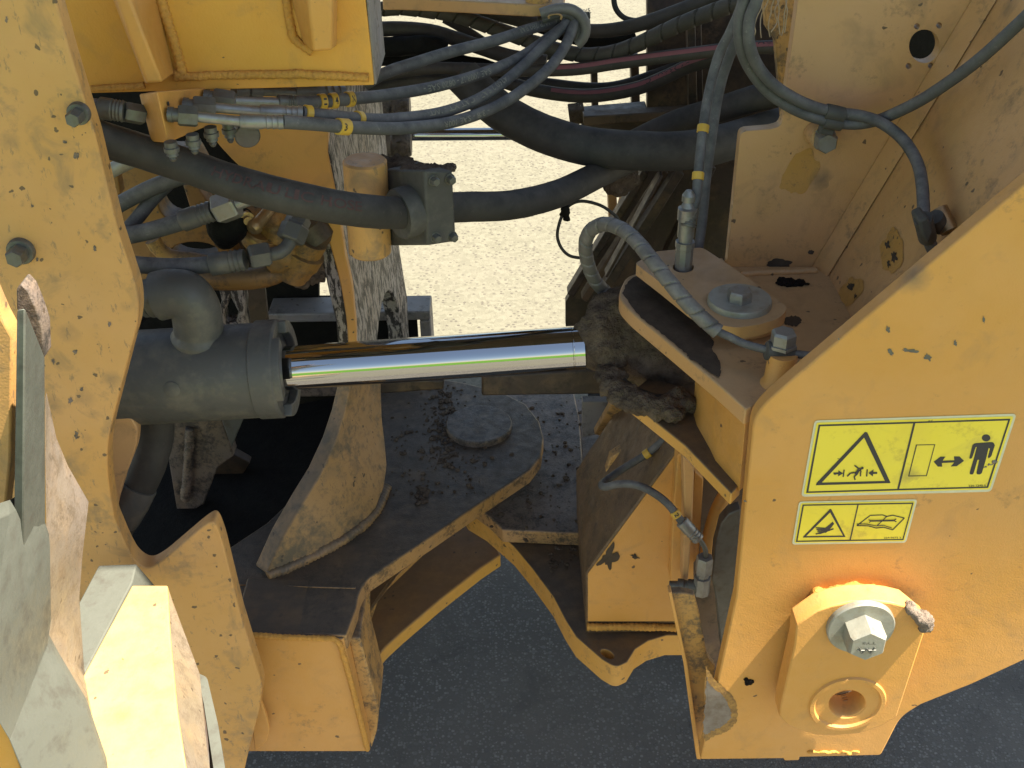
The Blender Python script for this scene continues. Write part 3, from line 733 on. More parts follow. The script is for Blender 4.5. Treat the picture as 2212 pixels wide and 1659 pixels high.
tag([o for o in COL.objects if o.name.startswith('dried_mud')][-1], 'flat black cake of mud lying on the yellow deck near the wall', 'mud')
# weld along wall foot
weld(RF, [P(x, y, Z=1.002) for x, y in ((1600, 592), (1680, 588), (1765, 585))], .0045, 'yellow_inner')
# lower box panel
bp = [(1266, 1372), (1266, 1238), (1292, 1200), (1462, 968), (1500, 968), (1500, 1380)]
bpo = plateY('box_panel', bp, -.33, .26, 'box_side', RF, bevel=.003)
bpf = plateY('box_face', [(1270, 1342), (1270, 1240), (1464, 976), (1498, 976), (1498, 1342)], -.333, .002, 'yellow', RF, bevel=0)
weld(RF, [P(x, y, Y=-.335) for x, y in ((1268, 1354), (1350, 1354), (1460, 1356))], .006)
plateY('column', [(1464, 985), (1474, 975), (1478, 1100), (1472, 1256), (1448, 1256), (1454, 1100)], -.36, .03, 'yellow', RF)
plateY('column', [(1476, 985), (1500, 1010), (1496, 1120), (1486, 1262), (1474, 1262), (1478, 1100)], -.39, .03, 'yellow_inner', RF)
plateY('column', [(1500, 1018), (1520, 1035), (1510, 1200), (1480, 1245)], -.33, .03, 'yellow', RF)
hose('curved_pipe', [(1590, 1045, -.33), (1566, 1070, -.33), (1546, 1110, -.33), (1532, 1160, -.33), (1525, 1210, -.33)], 30, 'yellow', RF, seg=28)
plateY('dark_liner', [(1490, 1000), (1620, 1000), (1620, 1500), (1490, 1500)], -.26, .02, 'dark2', RF, bevel=0)  # dark sheet added so the gap by the columns reads as shade
plateY('guard_strip', [(1444, 1282), (1470, 1280), (1500, 1286), (1512, 1330), (1528, 1420, 10), (1545, 1440), (1530, 1560), (1512, 1641), (1500, 1600), (1478, 1440)], -.55, .012, 'yellow_dirty', RF, bevel=.002)
plateY('guard_edge', [(1444, 1280), (1451, 1280), (1486, 1440), (1514, 1641), (1505, 1640), (1478, 1440)], -.565, .014, 'yellow', RF, bevel=.001)
plateY('inner_disc', [(1575, 1110), (1558, 1130), (1545, 1180), (1538, 1250), (1548, 1300), (1558, 1400), (1590, 1400), (1600, 1100)], -.385, .02, 'steel_dark', RF)

# lower lug of the rear frame (curved plate between the hinge plates)
ll = [(980, 1060), (1100, 1010), (1300, 1000), (1480, 1100), (1480, 1372), (1440, 1372), (1400, 1384), (1372, 1402), (1355, 1430), (1330, 1442, 16), (1300, 1424), (1245, 1376), (1222, 1340), (1196, 1290), (1150, 1228), (1110, 1180), (1050, 1128), (1010, 1104)]
ll2 = [P(x, y, Z=.40) for x, y in fillet(ll)]
plate3('lower_hinge_plate', ll2, (0, 0, -.046), 'lower_hinge', RF, holes=[[P(x, y, Z=.40) for x, y in circle_px(1312, 1412, 16, 8, 14, .5)]], bevel=.003)
pad = [(1010, 1080), (1080, 850), (1240, 848), (1252, 905, 20), (1268, 1140, 10), (1262, 1152), (1085, 1144), (1062, 1120)]
plateZ('hinge_pad', pad, .432, .03, 'pad', RF, bevel=.003)
plateZ('dark_liner_bottom', [(1270, 840), (1600, 840), (1600, 1250), (1290, 1200)], .25, .02, 'black', RF, bevel=0)  # black sheet added under the void, shade put into its colour
plateY('dark_liner', [(1335, 840), (1560, 840), (1560, 1100), (1335, 1050)], .12, .02, 'black', RF, bevel=0)  # black backing added to keep the void dark
plateZ('hinge_floor', [(1230, 860), (1328, 868), (1290, 950), (1335, 1000), (1330, 1100), (1300, 1150), (1240, 1150)], .405, .02, 'pad', RF, bevel=0)
plate3('strut', [P(1322, 872, Y=-.1), P(1350, 880, Y=-.1), P(1308, 945, Y=.0), P(1284, 938, Y=.0)], (0, .02, 0), 'hinge', RF)
plateY('small_gusset', [(1258, 868), (1325, 868), (1288, 940), (1258, 945)], .05, .02, 'beam', RF)
plateY('side_bracket', [(1300, 1050), (1318, 990), (1350, 968), (1380, 972), (1480, 950), (1480, 1010), (1350, 1040)], -.18, .02, 'yellow_dirty', RF)
lump('crusted_oil', [(P(1135, 1163, Z=.41), (.009, .008, .007))], 'mud', RF, .002, .003, 90)
# bulkhead of the rear body (dark, behind the hoses)
DK = empty('engine_bulkhead', 'dark brown ribbed structure behind the hoses at the top middle', 'machine frame', P(1500, 500, Y=.3))
plateY('wall_panel', [(1398, -60), (1760, -60), (1740, 300), (1620, 620), (1340, 700), (1222, 705), (1222, 652), (1312, 500), (1390, 365), (1398, 250)], .35, .02, 'dark', DK, bevel=0)
plateY('wall_panel', [(1256, 250), (1400, 238), (1400, 366), (1262, 358)], .30, .05, 'dark', DK)
plateY('shelf', [(1260, 252), (1600, 232), (1600, 250), (1262, 272)], .24, .03, 'dark2', DK)
crumbs(RF, [(160, lambda r: (r.uniform(1060, 1260), r.uniform(865, 1140)), .433), (60, lambda r: (r.uniform(1185, 1255), r.uniform(1165, 1235)), .401)], 'mud', seed=9)
for a0, a1, wd, Y, mt in (((1395, 372), (1232, 640), 16, .30, 'dark'), ((1440, 372), (1262, 650), 14,   .28, 'dark2'), ((1470, 372), (1300, 640), 20, .24, 'dark'), ((1430, 380), (1310, 600), 6, .22, 'dark'), ((1540, 360), (1440, 560), 16, .2, 'dark')):
    d = Vector(a1)-Vector(a0); d = Vector((-d.y, d.x)).normalized()*wd/2
    plateY('rib', [(a0[0]+d.x, a0[1]+d.y), (a0[0]-d.x, a0[1]-d.y), (a1[0]-d.x, a1[1]-d.y), (a1[0]+d.x, a1[1]+d.y)], Y, .03, mt, DK)
for x0, x1, Y in ((1276, 1290, .5), (1362, 1380, .5), (1484, 1502, .28), (1500, 1515, .3)):
    plateY('upright', [(x0, 20), (x1, 20), (x1+6, 270), (x0+6, 270)] if x0 > 1400 else [(x0, 120), (x1, 120), (x1+4, 262), (x0+4, 262)], Y, .03, 'dark', DK)
plateY('yellow_flange', [(1645, -60), (1740, -60), (1700, 250), (1690, 260), (1675, 90), (1655, 60)], -.1, .02, 'yellow_dirty', DK)
plateY('yellow_post', [(1312, 398), (1330, 392), (1335, 470), (1316, 480)], .4, .03, 'yellow_inner', DK)
plateY('flange_strip', [(1355, 385), (1385, 366), (1372, 400), (1340, 470), (1332, 470)], .38, .03, 'yellow_inner', DK)
lump('caked_dirt', [(P(1345, 385, Y=.2), (.03, .02, .03)), (P(1330, 402, Y=.2), (.02, .02, .018))], 'mud', DK, .004, .008, 40)
plateY('bracket', [(1228, 240), (1262, 236), (1268, 266), (1232, 272)], .28, .04, 'mud', DK)
# ------------------------------------------------------------------ stickers
def Dp(zx, zy, lift): return P(1700.7+zx*.23114, 877.8+zy*.23114, Y=YF-lift)
def dshape(name, zpts, lift, mat, parent, holes=()):
    bm = bmesh.new(); sheet(bm, [Dp(x, y, lift) for x, y in fillet(zpts)], [[Dp(x, y, lift) for x, y in h] for h in holes])
    return finish(name, bm, mat, parent)
def dline(a, b_, w):
    a = Vector(a); b_ = Vector(b_); d = (b_-a).normalized()*w/2; n = Vector((-d.y, d.x))
    return [tuple(a+n), tuple(b_+n), tuple(b_-n), tuple(a-n)]
def dmulti(name, shapes, lift, mat, parent):
    bm = bmesh.new()
    for i, s in enumerate(shapes):
        vs = [bm.verts.new(Dp(x, y, lift+.00004*i)) for x, y in s]
        es = [bm.edges.new((vs[k], vs[(k+1) % len(vs)])) for k in range(len(vs))]
        bmesh.ops.triangle_fill(bm, use_beauty=True, use_dissolve=False, edges=es)
    return finish(name, bm, mat, parent)
def poly_line(pts, w): return [dline(a, b_, w) for a, b_ in zip(pts, pts[1:])]
ST = dshape('warning_sticker', [(255, 132, 35), (2145, 68, 45), (1905, 798, 40), (128, 845, 40)], .0006, 'sticker_edge', RF)
tag(ST, 'large yellow crush warning sticker with standing figure')
dshape('sticker_field', [(275, 152, 20), (2115, 92, 25), (1890, 775, 20), (152, 822, 20)], .0009, 'sticker', ST)
dshape('printed_frame', [(293, 172), (2086, 116), (1877, 762), (176, 810)], .0012, 'print', ST,
       [[(307, 187), (1177, 160), (1027, 772), (197, 796)], [(1197, 158), (2064, 132), (1864, 749), (1046, 771)]])
dshape('warning_triangle', [(727, 238), (748, 244), (966, 716), (945, 718), (268, 738), (272, 718)], .0012, 'print', ST, [[(718, 292), (912, 697), (322, 713)]])
dmulti('crush_pictogram', [dline((432, 628), (480, 626), 18), [(478, 598), (522, 626), (474, 655)], dline((532, 592), (522, 660), 12),
       dline((748, 590), (742, 656), 12), [(806, 590), (758, 624), (800, 656)], dline((800, 624), (840, 622), 18)]
       + poly_line([(560, 655), (590, 625), (645, 618), (690, 590)], 13)+poly_line([(628, 552), (668, 582), (700, 585)], 13)
       + poly_line([(645, 640), (625, 658), (634, 688)], 13)+[dline((688, 600), (683, 655), 12), dline((670, 590), (640, 640), 26), circle_px(702, 577, 12)], .0013, 'print', ST)
dshape('printed_box', [(1203, 358), (1383, 355), (1304, 652), (1130, 655)], .0012, 'print', ST, [[(1212, 365), (1374, 362), (1297, 645), (1140, 648)]])
dshape('double_arrow', [(1368, 518), (1432, 470), (1478, 470), (1452, 508), (1562, 504), (1558, 468), (1610, 468), (1652, 510), (1582, 560), (1528, 562), (1560, 524), (1444, 530), (1448, 564), (1408, 564)], .0012, 'print', ST)
dmulti('standing_figure', [circle_px(1858, 295, 40, 33, 24), fillet([(1748, 345, 20), (1925, 333, 20), (1940, 365), (1905, 470, 10), (1880, 488, 8), (1875, 470), (1895, 395), (1882, 390), (1855, 500), (1818, 625, 10), (1800, 637, 8), (1772, 635, 8), (1768, 620), (1793, 500), (1778, 500), (1742, 625, 10), (1730, 638, 8), (1706, 636, 8), (1705, 618), (1745, 480), (1772, 380), (1762, 380), (1728, 480, 10), (1718, 490), (1702, 488), (1704, 470), (1730, 365)])], .0012, 'print', ST)
text('printed_number', '226-1240 4', lambda u, v: Dp(1697+160*u-v*6, 750-22*v-5*u, .0013), 'print', ST)
lump('paint_chip', [(Dp(1940, 520, .001), (.004, .001, .003)), (Dp(1900, 545, .001), (.003, .001, .0015)), (Dp(1850, 565, .001), (.002, .001, .001))], 'bare', ST, .0008, .0015, 300, .001, 700)
S2 = dshape('warning_sticker', [(110, 890, 30), (1217, 868, 32), (1110, 1275, 30), (43, 1292, 30)], .0006, 'sticker_edge', RF)
tag(S2, 'small yellow pierced hand and manual sticker')
dshape('sticker_field', [(128, 905, 15), (1195, 885, 20), (1095, 1260, 20), (65, 1277, 20)], .0009, 'sticker', S2)
dshape('printed_frame', [(143, 918), (1180, 900), (1085, 1250), (80, 1268)], .0012, 'print', S2, [[(155, 930), (655, 921), (582, 1247), (96, 1256)], [(667, 921), (1166, 912), (1076, 1240), (594, 1247)]])
dshape('warning_triangle', [(400, 958), (412, 962), (545, 1222), (146, 1227), (150, 1215)], .0012, 'print', S2, [[(400, 992), (520, 1208), (176, 1213)]])
dmulti('hand_pictogram', [[(425, 1078), (438, 1098), (390, 1160), (360, 1182), (340, 1180), (325, 1150), (370, 1125)]]+[dline((265+8*k, 1135+16*k), (360, 1140+10*k), 11) for k in range(4)]+[dline((300, 1190), (432, 1145), 13), dline((265, 1195), (330, 1180), 10)], .0013, 'print', S2)
dmulti('open_book', poly_line([(650, 1115), (775, 1020), (890, 1015), (930, 1030), (985, 1018), (1095, 1045), (985, 1155), (900, 1130), (830, 1138), (760, 1118), (650, 1115)], 9)+poly_line([(930, 1030), (840, 1115)], 8)+poly_line([(650, 1100), (740, 1100), (830, 1118), (900, 1112), (978, 1138)], 7)
       + [dline((785, 1072), (995, 1068), 14)]+poly_line([(760, 1060), (785, 1072), (765, 1085)], 9)+poly_line([(1018, 1052), (995, 1068), (1020, 1080)], 9), .0013, 'print', S2)
text('printed_number', '224-0672 2', lambda u, v: Dp(905+160*u-v*5, 1236-20*v-3*u, .0013), 'print', S2)

# ------------------------------------------------------------------ swing link on the side plate
SW = empty('frame_lock_link', 'yellow rounded lock bar bolted low on the right plate, big zinc bolt at its top', 'lock bar', P(1831, 1540, Y=-.62))
YL = -.645
f = [(1720, 1352), (1768, 1319), (1800, 1308), (1840, 1300), (1891, 1298), (1925, 1302), (1958, 1310), (2004, 1347), (1938, 1548), (1905, 1569), (1855, 1585), (1800, 1590), (1762, 1588), (1722, 1577), (1700, 1566), (1684, 1548), (1686, 1525), (1716, 1395)]
ob = P(1831, 1517, Y=YL)
plateY('link_bar', f, YL, .03, 'yellow', SW, holes=[circle_px(1830, 1521, 39, 29, 36, -.1)], bevel=.0022)
rb = pxr(ob, 168)
bm = bmesh.new(); K = 64
rings = []
for rad, y in ((rb, .0005), (rb*.96, -.003), (rb*.86, -.003), (rb*.80, .001), (rb*.50, .001), (rb*.46, .004), (rb*.46, .034)):
    cc = P(1830, 1520, Y=YL)+Vector((0, y, 0)); rings.append([bm.verts.new(cc+Vector((math.cos(2*math.pi*k/K)*rad, 0, math.sin(2*math.pi*k/K)*rad))) for k in range(K)])
for A, B in zip(rings, rings[1:]):
    for k in range(K): bm.faces.new((A[k], A[(k+1) % K], B[(k+1) % K], B[k]))
finish('boss_ring', bm, 'yellow', SW, smooth=True, auto=35)
cc = P(1828, 1522, Y=YL+.034); lathe('bore_thread', cc, cc+Vector((0, .004, 0)), [(0, rb*.3), (.3, rb*.45), (1, rb*.45)], 'steel', SW)
for k in range(3):
    bmx = bmesh.new(); tube_bm(bmx, [cc+Vector((math.cos(a)*rb*.42, -.004*k-.002, math.sin(a)*rb*.42)) for a in [2*math.pi*j/32 for j in range(33)]], .0012, 6); finish('thread', bmx, 'brass', SW, smooth=True)
c = P(1861, 1360, Y=YL-.008); r = pxr(c, 146)
lathe('washer', Vector((c.x, YL, c.z)), Vector((c.x, YL-.008, c.z)), [(0, r), (.75, r), (1, r*.965), (1, 0)], 'washer', SW, seg=56)
hx = lathe('bolt', Vector((c.x, YL-.008, c.z)), Vector((c.x, YL-.036, c.z)), [(0, .0245), (.85, .0245), (1, .0215), (1, 0)], 'washer', SW, sides=6)
cz = Vector((c.x, YL-.0362, c.z))
text('head_mark', 'TYS', lambda u, v: cz+Vector(((.5-u)*.016, -.0004, .008-v*.005)), 'steel_dark', hx)
bmk = bmesh.new()
for a0, b0 in (((-.010, .003), (-.006, -.007)), ((-.006, -.007), (-.001, .001)), ((-.001, .001), (.004, -.007)), ((.004, -.007), (.008, .003)), ((-.012, -.002), (.010, -.002))):
    tube_bm(bmk, [cz+Vector((a0[0], -.0003, a0[1]-.003)), cz+Vector((b0[0], -.0003, b0[1]-.003))], .0009, 6)
finish('head_mark', bmk, 'steel_dark', hx)
lump('pin_weld', [(P(1845+k*17, 1283-6*math.cos((k)/1.5), Y=-.604), (.014, .012, .012)) for k in range(-4, 4)], 'weld', SW, .0025, .005, 60, .001, 200)
T_ = lump('dried_mud', [(P(1966, 1312, Y=-.645), (.007, .010, .007)), (P(1978, 1325, Y=-.65), (.006, .008, .007)), (P(1996, 1338, Y=-.652), (.011, .012, .010)), (P(1998, 1350, Y=-.65), (.009, .01, .009))], 'mud_light', None, .002, .003, 120, .0012, 400)
tag(T_, 'grey crumb of dried mud stuck on the right shoulder of the lock bar', 'mud')
# worn bare patch low on the side plate
wp_ = spline([(1527, 1460), (1534, 1480), (1560, 1502), (1574, 1525), (1580, 1548), (1565, 1565), (1540, 1578), (1520, 1582), (1523, 1520), (1527, 1460)], 14)
bm = bmesh.new(); sheet(bm, [P(x+random.uniform(-2.2, 2.2), y+random.uniform(-1.5, 1.5), Y=YF-.0006) for x, y in wp_[:-1]]); finish('worn_patch', bm, 'bare', RF)
T_ = lump('bird_dropping', [(P(1618, 1472, Y=-.6), (.006, .003, .005)), (P(1612, 1467, Y=-.6), (.004, .003, .003))], 'mud_dark', None, .0012, .002, 200)
tag(T_, 'dark speck of mud on the yellow plate left of the lock bar', 'mud')
lump('weld_spatter', [(P(1752+k*12, 1623+.6*k*(k % 2), Y=-.6), (.006, .003, .0018)) for k in range(9)], 'weld', RF, .0015, .001, 150)

# ------------------------------------------------------------------ frame clip and bolt on the drilled wall
HC = empty('hose_clip', 'grey hose clip bolted to the drilled yellow wall, holding two hoses', 'clip', P(1785, 320, Y=-.26))
c = P(1780, 300, Y=-.262)
lathe('spacer', P(1760, 287, Y=YB-.001), P(1776, 297, Y=-.262), [(0, pxr(c, 50)), (1, pxr(c, 50))], 'yellow_inner', HC)
bo = lathe('bolt', c, c+Vector((0, -.018, 0)), [(0, pxr(c, 50)), (.8, pxr(c, 50)), (1, pxr(c, 42)), (1, 0)], 'steel', HC, sides=6)
lathe('washer', c+Vector((0, .003, 0)), c+Vector((0, .0, 0)), [(0, pxr(c, 54)), (1, pxr(c, 54))], 'steel', bo)
def clip_loop(parent, pts, wpx, half, mat='clamp'):
    p = [P(*q[:2], Y=q[2]) for q in pts]; r = pxr(p[0], wpx)
    return lathe('clip_band', p[0], p[1], [(0, r*.96), (.06, r), (.94, r), (1, r*.96)], mat, parent, seg=24)
clip_loop(HC, [(1783, 240, -.285), (1823, 249, -.285)], 34, 0)
clip_loop(HC, [(1780, 262, -.285), (1818, 268, -.285)], 31, 0)
plateY('clip_tab', [(1776, 262), (1806, 266), (1802, 295), (1768, 290)], -.285, .01, 'clamp', HC)
HB = empty('hose_holder', 'dark plastic hose holder on the slanting wall near the plate edge', 'clip', P(2015, 500, Y=-.5))
clip_loop(HB, [(1994, 472, -.49), (2004, 515, -.475)], 40, 0)
clip_loop(HB, [(2020, 468, -.47), (2034, 492, -.46)], 36, 0)
plateY('holder_body', [(1984, 478), (2005, 468), (2018, 500), (2006, 530), (1992, 510)], -.50, .03, 'clamp', HB, bevel=.003)
lathe('stud', P(2028, 452, Y=-.45), P(2052, 500, Y=-.47), [(0, .010), (1, .010)], 'brass', HB)

# ------------------------------------------------------------------ hose stand-off on the deck
CP = empty('hose_clamp', 'small grey hose clamp with hex bolt on a yellow post by the diagonal edge', 'clamp', P(1685, 830, Z=1.0))
pb = P(1683, 828, Z=1.0)
lathe('post', pb, pb+Vector((0, 0, .040)), [(0, .022), (.15, .018), (1, .0165)], 'yellow', CP, seg=24)
zc = pb.z+.040
clip_loop(CP, [(1655, 757, -.525), (1714, 764, -.525)], 42, 0)
pt = Vector((P(1694, 740, Y=-.53).x, -.535+.01, P(1694, 748, Y=-.525).z))
lathe('bolt', pt, pt+Vector((0, 0, .020)), [(0, .0165), (.2, .0165), (.2, .0145), (.85, .0145), (1, .012), (1, 0)], 'steel', CP, sides=6)

# ================================================================== HOSES
def thing_hose(label, pts, w, mat='hose', group=None, cat='hose', **k):
    n = 'cable' if cat == 'cable' else 'hose'
    h = hose(n, pts, w, mat, None, **k); tag(h, label, cat, group); return h
def s_at(h, x, y):
    pl, _ = HP[h]; best = (1e9, 0); acc = 0
    for k, p in enumerate(pl):
        if k: acc += (p-pl[k-1]).length
        q = ROT.transposed() @ (p-CAM); u = 1106+F*q.x/-q.z; v = 829.5-F*q.y/-q.z
        d = (u-x)**2+(v-y)**2
        if d < best[0]: best = (d, acc)
    return best[1]
def hlen(h):
    pl, _ = HP[h]; return sum((b_-a).length for a, b_ in zip(pl, pl[1:]))
G1 = 'thin hoses from the junction block to the hose ring'
h1 = thing_hose('uppermost thin hose fanning out of the grey ring to the yellow box corner', [(790, 182, -.12), (834, 157, -.12), (900, 135, -.1), (971, 113, -.06), (1071, 87, -.0), (1137, 65, .05), (1214, 43, .08)], 25, group=G1)
h2 = thing_hose('second thin hose from the top of the fan, with tags reading 1 and 4', [(633, 220, -.3), (690, 220, -.28), (764, 213, -.25), (837, 205, -.2), (937, 188, -.15), (1037, 160, -.08), (1121, 125, -.02), (1187, 80, .04), (1236, 42, .07)], 25, group=G1)
h3 = thing_hose('third thin hose from the top of the fan, lettered, with one small tag', [(652, 243, -.36), (737, 253, -.33), (800, 258, -.29), (854, 257, -.26), (954, 243, -.2), (1037, 212, -.14), (1104, 165, -.07), (1171, 102, .0), (1232, 42, .06)], 25, group=G1)
h4 = thing_hose('lowest thin hose of the fan, with the pair of yellow tags at the post', [(610, 263, -.40), (680, 268, -.38), (761, 275, -.34), (871, 277, -.28), (987, 261, -.2), (1087, 222, -.13), (1171, 162, -.06), (1216, 108, .0), (1241, 50, .05)], 26, group=G1)
for h, ss in ((h2, ((699, 220, '1'), (714, 219, '4'), (752, 214, 'N'))), (h3, ((667, 245, None), (776, 256, None))), (h4, ((733, 276, '3'), (750, 277, None)))):
    for x, y, t in ss: idtag(h, s_at(h, x, y), txt=t, wid=.0085)
hose_text(h1, '3/8 IN  19MM - WP 280 BAR', .27, .13, .25, .011)
hose_text(h2, 'SAE 100R17 - 0820 SAE -', .20, .13, -.1, .011)
hose_text(h3, '4260 2 SAE - CAT XT - WT', .20, .17, .35, .011)
hose_text(h4, '- 3/8 - SAE 100R', .25, .09, -.2, .010)
# hose ring
RG = empty('hose_ring', 'grey rubber grommet ring gathering the thin hoses at the top', 'ring', P(1240, 60, Y=.1))
hose('ring_loop', [(1168, 30, .05), (1200, 20, .05), (1232, 20, .05), (1256, 36, .05), (1265, 62, .05), (1258, 84, .05), (1246, 96, .05)], 24, 'sleeve', RG)
hose('ring_loop', [(1172, 44, .05), (1204, 33, .05), (1228, 34, .05), (1243, 48, .05), (1248, 70, .05), (1244, 88, .05)], 14, 'clamp', RG)
plateY('ring_plate', [(1150, 18), (1215, 20), (1215, 32), (1150, 36)], .09, .05, 'clamp', RG)
plateY('ring_plate', [(1160, 38), (1210, 38), (1208, 66), (1162, 64)], .12, .03, 'clamp', RG)
for y in (35, 50): lathe('prong', P(1252, y, Y=.1), P(1275, y-1, Y=.1), [(0, .006), (.9, .006), (1, .004)], 'clamp', RG)
hose('wire_clip', [(1186, 40, .03), (1186, 34, .03), (1196, 31, .03), (1208, 31, .03), (1213, 36, .03), (1211, 42, .03)], 5, 'brass', RG, seg=8)
BR = empty('hose_bracket', 'yellow bracket arm entering at the top edge above the hoses', 'bracket', P(1100, 10, Y=.1))
plateZ('bracket_arm', [(826, -60), (1225, -60), (1218, 6), (1150, 10), (1000, 2), (870, -4), (826, -4)], P(1100, 10, Y=.08).z, .018, 'yellow_inner', BR)
lathe('bracket_pin', P(1162, -20, Y=.1), P(1165, 14, Y=.1), [(0, .02), (1, .02)], 'yellow_dirty', BR)

G2 = 'dusty hoses crossing behind the thin hoses'
thing_hose('spiral sleeved hose sweeping from the box top down to right under the ring', [(800, 24, .25), (860, 17, .25), (930, 24, .25), (990, 35, .24), (1071, 62, .22), (1154, 92, .2), (1237, 116, .18), (1304, 117, .16), (1371, 98, .14), (1475, 50, .1), (1600, 4, .05), (1680, -20, 0)], 32, 'hose_back', G2, spiral=.03)
thing_hose('thick dusty hose below the uppermost spiral one at the box corner', [(800, 64, .3), (860, 62, .3), (930, 68, .3), (985, 84, .29), (1037, 102, .28), (1100, 122, .27), (1180, 135, .26)], 32, 'hose_back', G2)
thing_hose('plain dark hose passing behind the ring and rising to the top right', [(900, -14, .3), (1004, 14, .3), (1100, 36, .3), (1187, 56, .28), (1264, 66, .26), (1320, 65, .24), (1387, 51, .22), (1475, 20, .2), (1560, -14, .18)], 30, 'hose_back', G2)
pk1 = thing_hose('straight hose with a long pink printed stripe in the middle', [(780, 172, .2), (837, 160, .2), (920, 148, .2), (987, 148, .2), (1104, 152, .18), (1237, 150, .16), (1337, 136, .14), (1475, 118, .1), (1590, 105, .08), (1720, 100, .05)], 27, 'hose_back', G2)
pk2 = thing_hose('sagging hose with a faint pink stripe below the straight striped one', [(1040, 150, .3), (1085, 175, .29), (1171, 198, .28), (1271, 207, .26), (1371, 192, .24), (1440, 165, .22), (1490, 142, .2), (1560, 120, .16)], 30, 'hose_back', G2)
band(pk1, .30, .72, .1, .8, 'pink'); band(pk1, .86, .885, .1, .9, 'pink'); band(pk2, .12, .50, .2, .8, 'pink')
hose_text(pk1, 'HYDRAULIC', .62, .09, .45, .012, 'print'); hose_text(pk2, 'HYDRAULIC', .30, .09, .5, .012, 'print')
thing_hose('dark hose sagging just above the faintly striped one', [(1080, 168, .34), (1171, 178, .34), (1271, 189, .34), (1340, 184, .33), (1430, 155, .32), (1520, 120, .3)], 22, 'cable', G2)
thing_hose('dark hose sloping under the thin hoses towards the crossing', [(960, 40, .34), (1020, 74, .33), (1075, 112, .32), (1118, 140, .31)], 20, 'hose_back', G2)
thing_hose('short fuzzy black hose end beside the yellow box corner', [(800, 104, .28), (880, 100, .27), (935, 98, .26), (960, 108, .26)], 40, 'black', G2, rough=.2)
thing_hose('black sagging hose behind the post under the striped hose', [(800, 128, .3), (880, 125, .3), (960, 128, .28), (1040, 142, .28), (1100, 160, .28)], 30, 'black', G2, rough=.15)
thing_hose('black spiral hose crossing down beyond the second striped hose', [(985, 150, .22), (1030, 195, .2), (1080, 236, .18), (1110, 255, .16)], 44, 'hose_big', G2, rough=.04)
thing_hose('thick black hose along the top edge behind the grey ring', [(860, 2, .36), (960, 4, .36), (1060, 26, .35), (1150, 50, .34), (1235, 78, .33), (1300, 92, .32), (1370, 84, .3)], 32, 'black', G2)
thing_hose('fuzzy dusty hose just under the striped hose near the post', [(790, 196, .22), (850, 180, .22), (930, 172, .22), (1000, 178, .22), (1050, 190, .22)], 26, 'hose_back', G2, rough=.12)
thing_hose('dark hose crossing from the ring down left to the post', [(1240, 112, .36), (1180, 120, .36), (1120, 122, .36), (1060, 104, .36), (1010, 74, .36), (985, 48, .36)], 20, 'cable', G2)
# thick suction hoses
thing_hose('thickest dark hose curving down from the fan and running right', [(1000, 165, .12), (1040, 205, .1), (1091, 247, .06), (1171, 287, .02), (1271, 316, -.02), (1404, 327, -.04), (1506, 322, -.02), (1600, 298, .05), (1720, 262, .12)], 82, 'hose_big', 'thick suction hoses', rough=.025, seg=24)
thing_hose('thick dark hose rising to the right behind the thickest one', [(1300, 345, .16), (1386, 300, .16), (1470, 262, .15), (1560, 235, .12), (1640, 210, .1), (1730, 190, .08)], 56, 'hose_back', 'thick suction hoses')
bh = thing_hose('thick black hose from behind the left plate down through the clamp block', [(150, 265, -.40), (207, 295, -.40), (300, 325, -.385), (400, 357, -.385), (500, 392, -.395), (600, 420, -.41), (700, 442, -.395), (790, 456, -.36), (870, 460, -.31), (930, 452, -.28), (1000, 447, -.25), (1104, 443, -.2), (1204, 419, -.12), (1287, 380, -.04), (1350, 350, .04), (1420, 320, .08)], 68, 'hose_big', 'thick suction hoses', rough=.03, seg=24)
hose_text(bh, 'HYDRAULIC HOSE', .17, .17, .25, .016, 'darkprint', flip=False)
# clamp block
CK = empty('clamp_block', 'dark square clamp block with four bolts gripping the thick hose at the post', 'clamp', P(915, 530, Y=-.3))
def col(x, yt, yb, Y): return P(x, yt, Y=Y), P(x, yb, Y=Y)
Atop, Abot = P(833, 366, Y=-.25), P(843, 532, Y=-.25)
Btop, Bbot = P(916, 368, Y=-.325), P(924, 530, Y=-.325)
Ctop, Cbot = P(978, 369, Y=-.305), P(986, 521, Y=-.305)
Dtop, Dbot = P(900, 345, Y=-.2), P(905, 500, Y=-.2)
prism('block', [Atop, Btop, Ctop, Dtop], [Abot, Bbot, Cbot, Dbot], 'clamp', CK, .003)
nf = (Ctop-Btop).cross(Bbot-Btop).normalized(); nf = nf if nf.y < 0 else -nf
for (x, y), in (((933, 387),), ((968, 384),), ((937, 510),), ((973, 508),)):
    c = P(x, y, Y=-.322+.02*(x-916)/62); r = pxr(c, 25)
    bo = lathe('bolt', c+nf*.004, c+nf*.013, [(0, r*.78), (.8, r*.78), (1, r*.65), (1, 0)], 'steel_dark', CK, sides=6)
    lathe('washer', c-nf*.001, c+nf*.005, [(0, r), (1, r*.97)], 'steel_dark', bo)
nl = (Btop-Atop).cross(Abot-Atop).normalized(); nl = nl if nl.y < 0 else -nl
pc = P(874, 459, Y=-.305)
hd = (P(900, 449, Y=-.295)-P(700, 440, Y=-.3)).normalized()

rc_ = pxr(pc, 112)
lathe('collar', pc-nl*.02, pc+nl*.010, [(0, rc_), (.9, rc_), (1, rc_*.95), (1, rc_*.6)], 'clamp', CK, seg=40)
lump('caked_dirt', [(P(880+9*k, 364+random.uniform(-2, 2), Y=-.27), (.010, .014, .004)) for k in range(11)], 'mud', CK, .0025, .003, 120, .0015, 300)

